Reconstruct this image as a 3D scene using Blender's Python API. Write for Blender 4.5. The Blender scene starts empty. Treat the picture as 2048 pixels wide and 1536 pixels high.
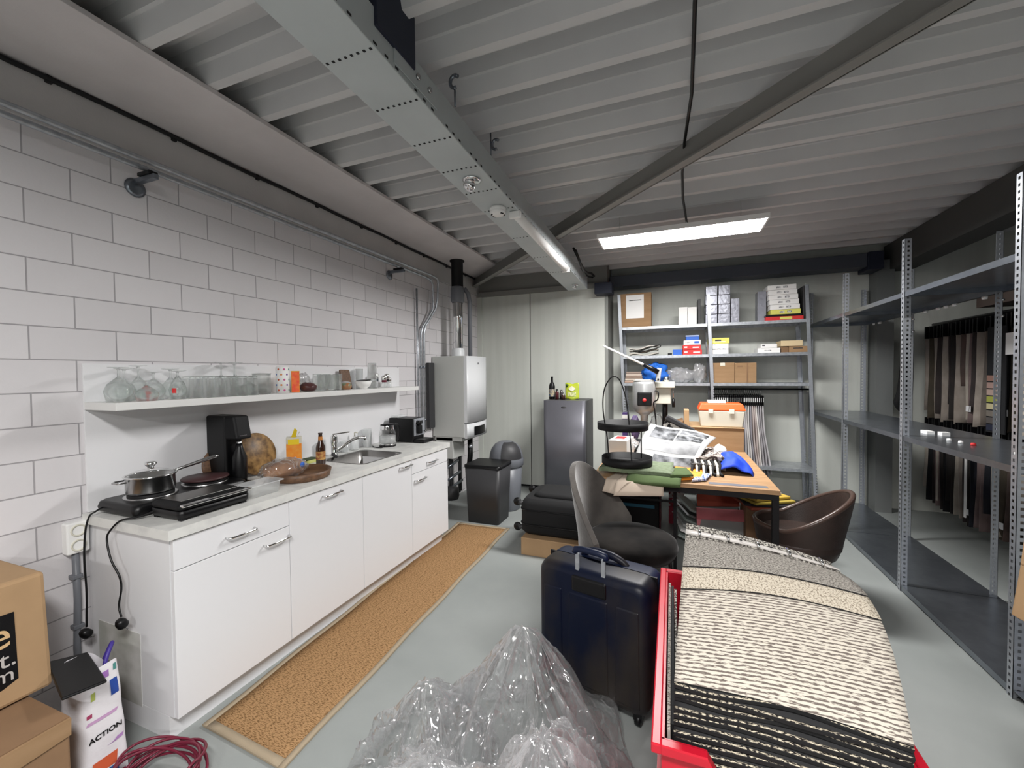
import bpy, bmesh, math, random
from mathutils import Vector, Matrix, noise as mnoise
random.seed(7)
PI = math.pi
C = bpy.context.scene.collection

# ------------------------------------------------------------ camera, world, exposure
cam = bpy.data.cameras.new('camera')
cam.sensor_width = 36.0
cam.sensor_fit = 'HORIZONTAL'
cam.lens = 832.0 / 2048.0 * 36.0
cam.clip_start = 0.05
camo = bpy.data.objects.new('camera', cam)
C.objects.link(camo)
_y, _p, _r = math.radians(21.04), math.radians(-1.42), math.radians(-0.57)
_f = Vector((-math.sin(_y) * math.cos(_p), math.cos(_y) * math.cos(_p), math.sin(_p)))
_rt = Vector((math.cos(_y), math.sin(_y), 0))
_up = _rt.cross(_f)
_R = _rt * math.cos(_r) + _up * math.sin(_r)
_U = _up * math.cos(_r) - _rt * math.sin(_r)
camo.matrix_world = Matrix(((_R.x, _U.x, -_f.x, 2.45), (_R.y, _U.y, -_f.y, 0.0), (_R.z, _U.z, -_f.z, 1.475), (0, 0, 0, 1)))
bpy.context.scene.camera = camo
sc = bpy.context.scene
sc.view_settings.view_transform = 'Standard'
sc.view_settings.look = 'None'
sc.view_settings.gamma = 1.0
sc.view_settings.use_curve_mapping = False
sc.view_settings.exposure = 2.75
sc.cycles.transparent_max_bounces = 64
PANEL_STRENGTH = 13.5
PANEL_COLOR = (1.0, 0.985, 0.97)
w = bpy.data.worlds.new('world')
w.use_nodes = True
w.node_tree.nodes['Background'].inputs[0].default_value = (0.55, 0.6, 0.7, 1)
w.node_tree.nodes['Background'].inputs[1].default_value = 0.02
sc.world = w

# ------------------------------------------------------------ materials
def lin(h):
    if isinstance(h, str):
        v = [int(h[i:i + 2], 16) / 255 for i in (0, 2, 4)]
        v = [x / 12.92 if x <= .04045 else ((x + .055) / 1.055) ** 2.4 for x in v]
        return (v[0], v[1], v[2], 1)
    return (h[0], h[1], h[2], 1)

def newmat(name):
    m = bpy.data.materials.new(name)
    m.use_nodes = True
    nt = m.node_tree
    return m, nt, nt.nodes['Principled BSDF']

def mat(name, col, rough=.5, metal=0.0, var=None, vscale=8.0, bump=0.0, bscale=60.0, spec=None, stretch=None, detail=4, coat=0, alpha=None, sheen=0, th=(.35, .65)):
    m, nt, b = newmat(name)
    b.inputs['Base Color'].default_value = lin(col)
    b.inputs['Roughness'].default_value = rough
    b.inputs['Metallic'].default_value = metal
    if spec is not None: b.inputs['Specular IOR Level'].default_value = spec
    if coat: b.inputs['Coat Weight'].default_value = coat
    if alpha is not None: b.inputs['Alpha'].default_value = alpha
    if sheen:
        b.inputs['Sheen Weight'].default_value = sheen
        b.inputs['Sheen Roughness'].default_value = .4
    if var or bump:
        tc = nt.nodes.new('ShaderNodeTexCoord')
        mp = nt.nodes.new('ShaderNodeMapping')
        nt.links.new(tc.outputs['Object'], mp.inputs[0])
        if stretch: mp.inputs['Scale'].default_value = stretch
    if var:
        n = nt.nodes.new('ShaderNodeTexNoise')
        n.inputs['Scale'].default_value = vscale
        n.inputs['Detail'].default_value = detail
        nt.links.new(mp.outputs[0], n.inputs['Vector'])
        r = nt.nodes.new('ShaderNodeValToRGB')
        r.color_ramp.elements[0].position = th[0]
        r.color_ramp.elements[1].position = th[1]
        r.color_ramp.elements[0].color = lin(col)
        r.color_ramp.elements[1].color = lin(var)
        nt.links.new(n.outputs[0], r.inputs[0])
        nt.links.new(r.outputs[0], b.inputs['Base Color'])
    if bump:
        n2 = nt.nodes.new('ShaderNodeTexNoise')
        n2.inputs['Scale'].default_value = bscale
        n2.inputs['Detail'].default_value = 4
        nt.links.new(mp.outputs[0], n2.inputs['Vector'])
        bp = nt.nodes.new('ShaderNodeBump')
        bp.inputs['Strength'].default_value = bump
        bp.inputs['Distance'].default_value = .01
        nt.links.new(n2.outputs[0], bp.inputs['Height'])
        nt.links.new(bp.outputs[0], b.inputs['Normal'])
    return m

def math_node(nt, op, a, b=None, clamp=False):
    n = nt.nodes.new('ShaderNodeMath')
    n.operation = op
    n.use_clamp = clamp
    for i, v in enumerate((a, b)):
        if v is None: continue
        if isinstance(v, (int, float)): n.inputs[i].default_value = v
        else: nt.links.new(v, n.inputs[i])
    return n.outputs[0]

def brick_mat():
    m, nt, b = newmat('painted_block')
    tc = nt.nodes.new('ShaderNodeTexCoord')
    sp = nt.nodes.new('ShaderNodeSeparateXYZ')
    nt.links.new(tc.outputs['Object'], sp.inputs[0])
    cb = nt.nodes.new('ShaderNodeCombineXYZ')
    nt.links.new(math_node(nt, 'ADD', sp.outputs[1], .2665), cb.inputs[0])
    nt.links.new(math_node(nt, 'SUBTRACT', sp.outputs[2], .026 - .1388 * 2), cb.inputs[1])
    br = nt.nodes.new('ShaderNodeTexBrick')
    br.offset = .5; br.offset_frequency = 2
    br.inputs['Scale'].default_value = 1
    br.inputs['Brick Width'].default_value = .287
    br.inputs['Row Height'].default_value = .1388
    br.inputs['Mortar Size'].default_value = .0028
    br.inputs['Mortar Smooth'].default_value = .35
    br.inputs['Color1'].default_value = lin('e0dddf')
    br.inputs['Color2'].default_value = lin('d8d5d7')
    br.inputs['Mortar'].default_value = lin('a5a2a5')
    nt.links.new(cb.outputs[0], br.inputs['Vector'])
    n = nt.nodes.new('ShaderNodeTexNoise')
    n.inputs['Scale'].default_value = 3; n.inputs['Detail'].default_value = 8
    nt.links.new(tc.outputs['Object'], n.inputs['Vector'])
    mx = nt.nodes.new('ShaderNodeMix'); mx.data_type = 'RGBA'; mx.blend_type = 'MULTIPLY'
    mx.inputs['Factor'].default_value = 1
    r = nt.nodes.new('ShaderNodeValToRGB')
    r.color_ramp.elements[0].color = (.9, .9, .9, 1); r.color_ramp.elements[1].color = (1, 1, 1, 1)
    nt.links.new(n.outputs[0], r.inputs[0])
    nt.links.new(br.outputs['Color'], mx.inputs['A']); nt.links.new(r.outputs[0], mx.inputs['B'])
    nt.links.new(mx.outputs['Result'], b.inputs['Base Color'])
    b.inputs['Roughness'].default_value = .6
    n2 = nt.nodes.new('ShaderNodeTexNoise'); n2.inputs['Scale'].default_value = 90
    nt.links.new(tc.outputs['Object'], n2.inputs['Vector'])
    h = math_node(nt, 'SUBTRACT', math_node(nt, 'MULTIPLY', n2.outputs[0], .12), br.outputs['Fac'])
    bp = nt.nodes.new('ShaderNodeBump'); bp.inputs['Strength'].default_value = .6; bp.inputs['Distance'].default_value = .006
    nt.links.new(h, bp.inputs['Height']); nt.links.new(bp.outputs[0], b.inputs['Normal'])
    return m

def slot_mat(name, col, dark, rough, metal, scale=33.0, half=.006, cen=.02):
    m, nt, b = newmat(name)
    b.inputs['Roughness'].default_value = rough
    b.inputs['Metallic'].default_value = metal
    tc = nt.nodes.new('ShaderNodeTexCoord')
    sp = nt.nodes.new('ShaderNodeSeparateXYZ')
    nt.links.new(tc.outputs['Object'], sp.inputs[0])
    fz = math_node(nt, 'LESS_THAN', math_node(nt, 'FRACT', math_node(nt, 'MULTIPLY', sp.outputs[2], scale)), .45)
    ax = math_node(nt, 'LESS_THAN', math_node(nt, 'ABSOLUTE', math_node(nt, 'SUBTRACT', math_node(nt, 'ABSOLUTE', sp.outputs[0]), cen)), half)
    ay = math_node(nt, 'LESS_THAN', math_node(nt, 'ABSOLUTE', math_node(nt, 'SUBTRACT', math_node(nt, 'ABSOLUTE', sp.outputs[1]), cen)), half)
    k = math_node(nt, 'MULTIPLY', fz, math_node(nt, 'MAXIMUM', ax, ay))
    n = nt.nodes.new('ShaderNodeTexNoise'); n.inputs['Scale'].default_value = 40
    nt.links.new(tc.outputs['Object'], n.inputs['Vector'])
    r = nt.nodes.new('ShaderNodeValToRGB')
    r.color_ramp.elements[0].color = lin(col[0]); r.color_ramp.elements[1].color = lin(col[1])
    nt.links.new(n.outputs[0], r.inputs[0])
    nt.links.new(r.outputs[0], b.inputs['Base Color'])
    nt.links.new(math_node(nt, 'SUBTRACT', 1.0, k), b.inputs['Alpha'])
    return m

def glass_mat(name, tint=(.97, .985, .98), base=.05, rough=.02, edge=.55, white=0.0):
    m = bpy.data.materials.new(name); m.use_nodes = True
    nt = m.node_tree; nt.nodes.clear()
    out = nt.nodes.new('ShaderNodeOutputMaterial')
    tr = nt.nodes.new('ShaderNodeBsdfTransparent'); tr.inputs[0].default_value = (*tint, 1)
    gl = nt.nodes.new('ShaderNodeBsdfGlossy'); gl.inputs['Roughness'].default_value = rough
    gl.inputs[0].default_value = (1, 1, 1, 1)
    lw = nt.nodes.new('ShaderNodeLayerWeight'); lw.inputs[0].default_value = .35
    f = math_node(nt, 'ADD', math_node(nt, 'MULTIPLY', math_node(nt, 'POWER', lw.outputs['Facing'], 2.2), edge), base, clamp=True)
    src = tr.outputs[0]
    if white:
        df = nt.nodes.new('ShaderNodeBsdfDiffuse'); df.inputs[0].default_value = (.85, .86, .87, 1)
        m0 = nt.nodes.new('ShaderNodeMixShader'); m0.inputs[0].default_value = white
        nt.links.new(tr.outputs[0], m0.inputs[1]); nt.links.new(df.outputs[0], m0.inputs[2]); src = m0.outputs[0]
    ms = nt.nodes.new('ShaderNodeMixShader')
    nt.links.new(f, ms.inputs[0]); nt.links.new(src, ms.inputs[1]); nt.links.new(gl.outputs[0], ms.inputs[2])
    nt.links.new(ms.outputs[0], out.inputs[0])
    return m

def film_mat(name, white=.3, hi=.75, tint=(.97, .975, .98)):
    """thin crumpled polythene: see-through where faced, milky in its creases, sharp glints"""
    m = bpy.data.materials.new(name); m.use_nodes = True
    nt = m.node_tree; nt.nodes.clear()
    out = nt.nodes.new('ShaderNodeOutputMaterial')
    tc = nt.nodes.new('ShaderNodeTexCoord')
    n = nt.nodes.new('ShaderNodeTexNoise'); n.noise_type = 'RIDGED_MULTIFRACTAL'; n.normalize = True
    n.inputs['Scale'].default_value = 5; n.inputs['Detail'].default_value = 3; n.inputs['Roughness'].default_value = .6
    n.inputs['Distortion'].default_value = .8
    nt.links.new(tc.outputs['Object'], n.inputs['Vector'])
    v = nt.nodes.new('ShaderNodeTexVoronoi'); v.feature = 'DISTANCE_TO_EDGE'; v.inputs['Scale'].default_value = 14
    mp = nt.nodes.new('ShaderNodeMapping'); mp.inputs['Scale'].default_value = (1, 1, .45)
    nt.links.new(tc.outputs['Object'], mp.inputs[0]); nt.links.new(mp.outputs[0], v.inputs['Vector'])
    bp = nt.nodes.new('ShaderNodeBump'); bp.inputs['Strength'].default_value = 1.0; bp.inputs['Distance'].default_value = .03
    hh = math_node(nt, 'ADD', math_node(nt, 'MULTIPLY', n.outputs[0], 1.6), math_node(nt, 'MULTIPLY', math_node(nt, 'MINIMUM', v.outputs[0], .12), 1.2))
    nt.links.new(hh, bp.inputs['Height'])
    tr = nt.nodes.new('ShaderNodeBsdfTransparent'); tr.inputs[0].default_value = (*tint, 1)
    df = nt.nodes.new('ShaderNodeBsdfDiffuse'); df.inputs[0].default_value = (.9, .9, .91, 1)
    tl = nt.nodes.new('ShaderNodeBsdfTranslucent'); tl.inputs[0].default_value = (.9, .9, .91, 1)
    md = nt.nodes.new('ShaderNodeMixShader'); md.inputs[0].default_value = .4
    nt.links.new(df.outputs[0], md.inputs[1]); nt.links.new(tl.outputs[0], md.inputs[2])
    lw = nt.nodes.new('ShaderNodeLayerWeight'); lw.inputs[0].default_value = .4
    nt.links.new(bp.outputs[0], lw.inputs['Normal'])
    r = nt.nodes.new('ShaderNodeValToRGB')
    r.color_ramp.elements[0].position = .25; r.color_ramp.elements[1].position = .85
    r.color_ramp.elements[0].color = (white * .4,) * 3 + (1,); r.color_ramp.elements[1].color = (white * 1.5,) * 3 + (1,)
    nt.links.new(n.outputs[0], r.inputs[0])
    f = math_node(nt, 'ADD', r.outputs[0], math_node(nt, 'MULTIPLY', math_node(nt, 'POWER', lw.outputs['Facing'], 2.0), .5), clamp=True)
    m1 = nt.nodes.new('ShaderNodeMixShader')
    nt.links.new(f, m1.inputs[0]); nt.links.new(tr.outputs[0], m1.inputs[1]); nt.links.new(md.outputs[0], m1.inputs[2])
    gl = nt.nodes.new('ShaderNodeBsdfGlossy'); gl.inputs['Roughness'].default_value = .06
    nt.links.new(bp.outputs[0], gl.inputs['Normal'])
    m2 = nt.nodes.new('ShaderNodeMixShader')
    g = math_node(nt, 'ADD', math_node(nt, 'MULTIPLY', lw.outputs['Facing'], hi * .5), .11, clamp=True)
    nt.links.new(g, m2.inputs[0]); nt.links.new(m1.outputs[0], m2.inputs[1]); nt.links.new(gl.outputs[0], m2.inputs[2])
    nt.links.new(m2.outputs[0], out.inputs[0])
    return m

def emit_mat(name, col, s):
    m = bpy.data.materials.new(name); m.use_nodes = True
    nt = m.node_tree; nt.nodes.clear()
    out = nt.nodes.new('ShaderNodeOutputMaterial'); e = nt.nodes.new('ShaderNodeEmission')
    e.inputs[0].default_value = (*col, 1); e.inputs[1].default_value = s
    nt.links.new(e.outputs[0], out.inputs[0])
    return m

def weave_mat(name, c1, c2, sx, sy, thr=.5, noise_amt=.6, bump=.5, kind='rows'):
    """woven / tufted carpet pattern in object space: x across, y along"""
    m, nt, b = newmat(name)
    b.inputs['Roughness'].default_value = .95
    b.inputs['Specular IOR Level'].default_value = .1
    tc = nt.nodes.new('ShaderNodeTexCoord')
    mp = nt.nodes.new('ShaderNodeMapping'); mp.inputs['Scale'].default_value = (sx, sy, .2)
    nt.links.new(tc.outputs['Object'], mp.inputs[0])
    n = nt.nodes.new('ShaderNodeTexNoise'); n.inputs['Scale'].default_value = 1; n.inputs['Detail'].default_value = 2
    nt.links.new(mp.outputs[0], n.inputs['Vector'])
    val = n.outputs[0]
    if kind == 'rows':
        sp = nt.nodes.new('ShaderNodeSeparateXYZ'); nt.links.new(tc.outputs['Object'], sp.inputs[0])
        s = math_node(nt, 'SINE', math_node(nt, 'ADD', math_node(nt, 'MULTIPLY', sp.outputs[1], sy * 2.2), math_node(nt, 'MULTIPLY', n.outputs[0], .6)))
        val = math_node(nt, 'ADD', math_node(nt, 'MULTIPLY', s, .14), n.outputs[0])
    r = nt.nodes.new('ShaderNodeValToRGB')
    r.color_ramp.elements[0].position = thr - .07; r.color_ramp.elements[1].position = thr + .05
    r.color_ramp.elements[0].color = lin(c2); r.color_ramp.elements[1].color = lin(c1)
    nt.links.new(val, r.inputs[0]); nt.links.new(r.outputs[0], b.inputs['Base Color'])
    bp = nt.nodes.new('ShaderNodeBump'); bp.inputs['Strength'].default_value = bump; bp.inputs['Distance'].default_value = .004
    nt.links.new(val, bp.inputs['Height']); nt.links.new(bp.outputs[0], b.inputs['Normal'])
    return m

M = {}
M['brick'] = brick_mat()
M['concrete'] = mat('smooth_concrete', 'c2c0bf', .8, var='bab8b7', vscale=3, bump=.1, bscale=120)
M['board'] = mat('ceiling_board', 'd0cbcb', .8, var='c6c1c1', vscale=2.5, bump=.15, bscale=100)
M['deck'] = mat('painted_steel_deck', 'cfcfcf', .6, var='c5c5c6', vscale=2)
M['floor'] = mat('painted_floor', '969a98', .5, var='868b89', vscale=1.6, bump=.12, bscale=18, detail=8, th=(.3, .7))
M['wallpanel'] = mat('insulated_wall_panel', 'd0d3cc', .55, var='c9ccc5', vscale=2.0, stretch=(6, 6, .25))
M['gapdark'] = mat('dark_gap', '1c1c1e', .9)
M['white'] = mat('white_laminate', 'e4e4e6', .35)
M['top'] = mat('marbled_worktop', 'dcdcd8', .35, var='c6c6c4', vscale=14, detail=8, th=(.45, .75))
M['whiteshelf'] = mat('white_shelf', 'dededc', .4)
M['steel'] = mat('brushed_steel', 'b9b9b9', .25, 1.0)
M['chrome'] = mat('chrome', 'e0e0e0', .08, 1.0)
M['galv'] = mat('galvanised_steel', 'c0c4c9', .35, .7, var='a5aab0', vscale=30)
M['galvpost'] = slot_mat('galvanised_slotted', ('b8bcc2', '9a9fa6'), 0, .35, .65)
M['galvdark'] = mat('galvanised_shelf_sheet', '868c94', .28, .85, var='7a8088', vscale=12)
M['sinksteel'] = mat('sink_steel', '9a9896', .3, 1.0, bump=.02)
M['black'] = mat('black_plastic', '08080a', .38, spec=.35)
M['blackmatt'] = mat('black_matt', '0c0c0e', .6, spec=.3)
M['blacksoft'] = mat('black_fabric', '08080a', .85, bump=.2, bscale=300)
M['charcoal'] = mat('charcoal_plastic', '343436', .5)
M['greyplastic'] = mat('grey_plastic', '6d7076', .4)
M['beam'] = mat('grey_green_beam', 'bdc4c5', .5, .0, var='b3babb', vscale=3)
M['brace'] = mat('brace_steel', '8b8a86', .6, .2)
M['cardboard'] = mat('cardboard', '9c7d5c', .85, var='927453', vscale=5, stretch=(1, 1, 6))
M['cardlight'] = mat('cardboard_pale', 'ab8c68', .85, var='a08260', vscale=5)
M['carddark'] = mat('cardboard_brown', '87694d', .85, var='7c6046', vscale=5)
M['paper'] = mat('white_paper', 'eeeeec', .7)
M['offwhite'] = mat('off_white', 'd6d3c4', .5)
M['orange'] = mat('orange_plastic', 'f2591c', .4)
M['red'] = mat('red_plastic', 'c3152c', .35, var='b31226', vscale=9)
M['redbox'] = mat('red_print', 'd02b2c', .6)
M['blue'] = mat('blue_cloth', '0f3fc6', .7, bump=.2, bscale=30)
M['bluebox'] = mat('blue_print', '2b62c0', .6)
M['yellow'] = mat('yellow_print', 'dcd86a', .6)
M['wood'] = mat('oak_table', 'b08c66', .5, var='987653', vscale=6, stretch=(1, 8, 8), detail=8)
M['woodedge'] = mat('oak_edge', 'b9925f', .55, var='a98253', vscale=20, stretch=(1, 8, 8))
M['walnut'] = mat('walnut', '71523a', .5, var='553c29', vscale=10, stretch=(1, 6, 6))
M['walnutred'] = mat('brown_plate', '3f2526', .5)
M['olivewood'] = mat('olive_wood_board', 'a37f4e', .45, var='5c4022', vscale=9, stretch=(.6, 3, 3), detail=6)
M['glass'] = glass_mat('clear_glass', tint=(.99, .993, .991), base=.03, edge=.55)
def real_glass(name):
    m = bpy.data.materials.new(name); m.use_nodes = True
    nt = m.node_tree; nt.nodes.clear()
    out = nt.nodes.new('ShaderNodeOutputMaterial')
    g = nt.nodes.new('ShaderNodeBsdfGlass'); g.inputs['IOR'].default_value = 1.45; g.inputs['Roughness'].default_value = .0
    g.inputs[0].default_value = (.97, .98, .975, 1)
    tr = nt.nodes.new('ShaderNodeBsdfTransparent'); tr.inputs[0].default_value = (.97, .98, .975, 1)
    mx = nt.nodes.new('ShaderNodeMixShader'); mx.inputs[0].default_value = .5
    nt.links.new(tr.outputs[0], mx.inputs[1]); nt.links.new(g.outputs[0], mx.inputs[2]); nt.links.new(mx.outputs[0], out.inputs[0])
    return m
M['solidglass'] = real_glass('solid_clear_glass')
sc.cycles.max_bounces = 16
sc.cycles.transmission_bounces = 16
M['glassw'] = glass_mat('milky_container', base=.06, edge=.35, white=.35)
M['film'] = film_mat('plastic_film', white=.15, hi=.9)
M['film2'] = film_mat('plastic_film_white', white=.4, hi=.9)
M['film3'] = film_mat('bright_wrap', white=.8, hi=.9)
M['foldgrey'] = mat('carton_grey', '9a9d9b', .6)
M['velvet'] = mat('grey_velvet', '413d3a', .8, var='5b5651', vscale=5, sheen=.6, bump=.1, bscale=60)
M['velvetdark'] = mat('dark_velvet_seat', '0c0b0b', .9, spec=.1, var='221f1d', vscale=5, sheen=.12)
M['leather'] = mat('brown_leather', '2c221e', .42, var='3a2d28', vscale=7, bump=.15, bscale=200)
M['navy'] = mat('navy_shell', '0a142b', .42, spec=.35, var='0f1b38', vscale=4)
M['navydirt'] = mat('navy_shell_scuffed', '080f22', .4, spec=.22, var='2b2724', vscale=4.2, detail=8, th=(.42, .64), stretch=(1, 1, .5))
M['fridge'] = mat('fridge_grey', '74747b', .38, .55)
M['boiler'] = mat('boiler_white', 'd9dbdd', .4)
M['boilerside'] = mat('boiler_side', 'c6c8c4', .45)
M['sisal'] = weave_mat('sisal', 'a7845e', '6f5336', 70, 300, .47, kind='noise', bump=.6)
M['sisalborder'] = mat('beige_binding', 'a0917a', .9, bump=.2, bscale=200)
M['navyduct'] = mat('dark_blue_box', '1b2133', .6)
M['ductbar'] = mat('dark_bar', '474d57', .6)
M['trimgrey'] = mat('grey_corner_trim', '8a8c88', .6)
M['pilaster'] = mat('grey_pilaster', '6c6f6e', .6)
M['darkgrey'] = mat('dark_grey_steel', '464644', .8)
M['darkwood'] = mat('dark_brown_board', '4a3f39', .8)
M['green'] = mat('green_cloth', '4d5f38', .95, bump=.3, bscale=300)
M['sage'] = mat('sage_cloth', '76826a', .95, var='667259', vscale=40, bump=.3, bscale=300)
M['beigecloth'] = mat('beige_card', 'c9b9a8', .9)
M['amber'] = mat('amber_glass', '2e1408', .12, spec=.8)
M['maroon'] = mat('maroon_cable', '6d1830', .4)
M['weave_big'] = weave_mat('carpet_coarse_weave', 'cbc3b6', '6b625c', 55, 260, .47)
M['weave_beige'] = weave_mat('carpet_beige_grain', 'c9bfae', '857a6b', 190, 190, .46, kind='noise')
M['weave_grey'] = weave_mat('carpet_grey_grain', 'a8a39b', '5f5a55', 150, 300, .5, kind='noise')
M['weave_mix'] = weave_mat('carpet_black_white_grain', 'b9b5ac', '45413e', 130, 130, .52, kind='noise')
M['weave_edge'] = weave_mat('carpet_edge', 'cfc4ae', '2a2726', 120, 300, .52, kind='noise')
M['rubber'] = mat('black_backing', '121214', .8)

# ------------------------------------------------------------ mesh helper
class MB:
    def __init__(s): s.bm = bmesh.new(); s.m = 0; s.X = Matrix.Identity(4)
    def _v(s, p): return s.bm.verts.new(s.X @ Vector(p))
    def _f(s, vs, smooth=False):
        try: f = s.bm.faces.new(vs)
        except ValueError: return None
        f.material_index = s.m; f.smooth = smooth; return f
    def box(s, a, b, X=None):
        x0, y0, z0 = a; x1, y1, z1 = b
        P = [(x0, y0, z0), (x1, y0, z0), (x1, y1, z0), (x0, y1, z0), (x0, y0, z1), (x1, y0, z1), (x1, y1, z1), (x0, y1, z1)]
        if X is not None: P = [X @ Vector(p) for p in P]
        v = [s._v(p) for p in P]
        for q in ((0, 3, 2, 1), (4, 5, 6, 7), (0, 1, 5, 4), (1, 2, 6, 5), (2, 3, 7, 6), (3, 0, 4, 7)): s._f([v[i] for i in q])
        return s
    def hexa(s, lo, hi):
        """box from 4 lower and 4 upper points"""
        v = [s._v(p) for p in list(lo) + list(hi)]
        for q in ((0, 3, 2, 1), (4, 5, 6, 7), (0, 1, 5, 4), (1, 2, 6, 5), (2, 3, 7, 6), (3, 0, 4, 7)): s._f([v[i] for i in q])
        return s
    def prism(s, poly, d, smooth=False):
        """poly: list of 3D points (planar), extruded by vector d"""
        a = [s._v(p) for p in poly]; b = [s._v(Vector(p) + Vector(d)) for p in poly]
        n = len(a)
        s._f(a[::-1]); s._f(b)
        for i in range(n): s._f([a[i], a[(i + 1) % n], b[(i + 1) % n], b[i]], smooth)
        return s
    def lathe(s, prof, c=(0, 0, 0), n=24, ang=2 * PI, axis='z', sx=1, sy=1, a0=0):
        c = Vector(c); rings = []
        full = ang > 6.28
        for r, z in prof:
            ring = []
            cnt = n if full else n + 1
            if r < 1e-6:
                v = s._v(c + Vector((0, 0, z))) if axis == 'z' else (s._v(c + Vector((z, 0, 0))) if axis == 'x' else s._v(c + Vector((0, z, 0))))
                ring = [v] * cnt
            else:
                for i in range(cnt):
                    t = a0 + ang * i / n
                    x, y = r * math.cos(t) * sx, r * math.sin(t) * sy
                    p = (x, y, z) if axis == 'z' else ((z, x, y) if axis == 'x' else (x, z, y))
                    ring.append(s._v(c + Vector(p)))
            rings.append(ring)
        for a, b in zip(rings[:-1], rings[1:]):
            m = len(a)
            for i in range(m if full else m - 1):
                j = (i + 1) % m
                vs = []
                for q in (a[i], a[j], b[j], b[i]):
                    if q not in vs: vs.append(q)
                if len(vs) > 2: s._f(vs, True)
        return s
    def tube(s, pts, r, n=10, cap=True, closed=False):
        pts = [Vector(p) for p in pts]; rr = r if isinstance(r, (list, tuple)) else [r] * len(pts)
        rings = []; N = len(pts)
        up = Vector((0, 0, 1)); prev = None
        for i, p in enumerate(pts):
            if closed: t = (pts[(i + 1) % N] - pts[i - 1]).normalized()
            else: t = (pts[min(i + 1, N - 1)] - pts[max(i - 1, 0)]).normalized()
            if prev is None:
                a = t.cross(up)
                if a.length < .05: a = t.cross(Vector((1, 0, 0)))
                a.normalize()
            else:
                a = prev - t * prev.dot(t)
                if a.length < 1e-4: a = t.cross(Vector((1, 0, 0)))
                a.normalize()
            prev = a; bvec = t.cross(a)
            rings.append([s._v(p + (a * math.cos(2 * PI * k / n) + bvec * math.sin(2 * PI * k / n)) * rr[i]) for k in range(n)])
        for i in range(N if closed else N - 1):
            A, B = rings[i], rings[(i + 1) % N]
            for k in range(n): s._f([A[k], A[(k + 1) % n], B[(k + 1) % n], B[k]], True)
        if cap and not closed: s._f(rings[0][::-1]); s._f(rings[-1])
        return s
    def grid(s, fn, nu, nv, smooth=True, thick=0.0, wrap=False):
        """surface fn(u,v)->point, optional thickness along -normal (via solid back side)"""
        G = [[Vector(fn(i / nu, j / nv)) for j in range(nv + 1)] for i in range(nu + 1)]
        V = [[s._v(p) for p in row] for row in G]
        for i in range(nu):
            for j in range(nv): s._f([V[i][j], V[i + 1][j], V[i + 1][j + 1], V[i][j + 1]], smooth)
        if thick:
            N = [[None] * (nv + 1) for _ in range(nu + 1)]
            for i in range(nu + 1):
                for j in range(nv + 1):
                    a = G[min(i + 1, nu)][j] - G[max(i - 1, 0)][j]; b = G[i][min(j + 1, nv)] - G[i][max(j - 1, 0)]
                    q = a.cross(b); N[i][j] = q.normalized() if q.length > 1e-9 else Vector((0, 0, 1))
            W = [[s._v(G[i][j] - N[i][j] * thick) for j in range(nv + 1)] for i in range(nu + 1)]
            mi = s.m
            if getattr(s, 'back', None) is not None: s.m = s.back
            for i in range(nu):
                for j in range(nv): s._f([W[i][j], W[i][j + 1], W[i + 1][j + 1], W[i + 1][j]], smooth)
            if getattr(s, 'edge', None) is not None: s.m = s.edge
            for i in range(nu):
                s._f([V[i][0], W[i][0], W[i + 1][0], V[i + 1][0]]); s._f([V[i][nv], V[i + 1][nv], W[i + 1][nv], W[i][nv]])
            for j in range(nv):
                s._f([V[0][j], V[0][j + 1], W[0][j + 1], W[0][j]]); s._f([V[nu][j], W[nu][j], W[nu][j + 1], V[nu][j + 1]])
            s.m = mi
        return s
    def build(s, name, mats, parent=None, bevel=0, seg=2, local=False, sub=0, keep=False):
        if not isinstance(mats, (list, tuple)): mats = [mats]
        bmesh.ops.remove_doubles(s.bm, verts=s.bm.verts, dist=1e-6)
        bmesh.ops.recalc_face_normals(s.bm, faces=s.bm.faces) if not keep else None
        me = bpy.data.meshes.new(name)
        o = bpy.data.objects.new(name, me)
        if not local:
            if parent is not None:
                s.bm.transform(parent_world(parent).inverted())
            else:
                xs = [v.co for v in s.bm.verts]
                c = Vector(((min(p.x for p in xs) + max(p.x for p in xs)) / 2, (min(p.y for p in xs) + max(p.y for p in xs)) / 2, min(p.z for p in xs)))
                s.bm.transform(Matrix.Translation(-c)); o.location = c
        s.bm.to_mesh(me); s.bm.free()
        for m in mats: me.materials.append(M[m] if isinstance(m, str) else m)
        C.objects.link(o)
        if parent is not None: o.parent = parent
        if bevel:
            b = o.modifiers.new('bevel', 'BEVEL'); b.width = bevel; b.segments = seg; b.limit_method = 'ANGLE'; b.angle_limit = .6
        if sub:
            b = o.modifiers.new('sub', 'SUBSURF'); b.levels = sub; b.render_levels = sub
        return o

def parent_world(o):
    m = Matrix.LocRotScale(o.location, o.rotation_euler, o.scale)
    return parent_world(o.parent) @ m if o.parent else m

def thing(name, label, cat, loc=(0, 0, 0), rotz=0.0, group=None, rot=None):
    o = bpy.data.objects.new(name, None); C.objects.link(o)
    o.empty_display_size = .05
    o.location = loc; o.rotation_euler = rot if rot else (0, 0, rotz)
    o['label'] = label; o['category'] = cat
    if group: o['group'] = group
    return o

def tag(o, label, cat, group=None, kind=None):
    o['label'] = label; o['category'] = cat
    if group: o['group'] = group
    if kind: o['kind'] = kind
    return o

def struct(o):
    o['kind'] = 'structure'; return o

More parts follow.
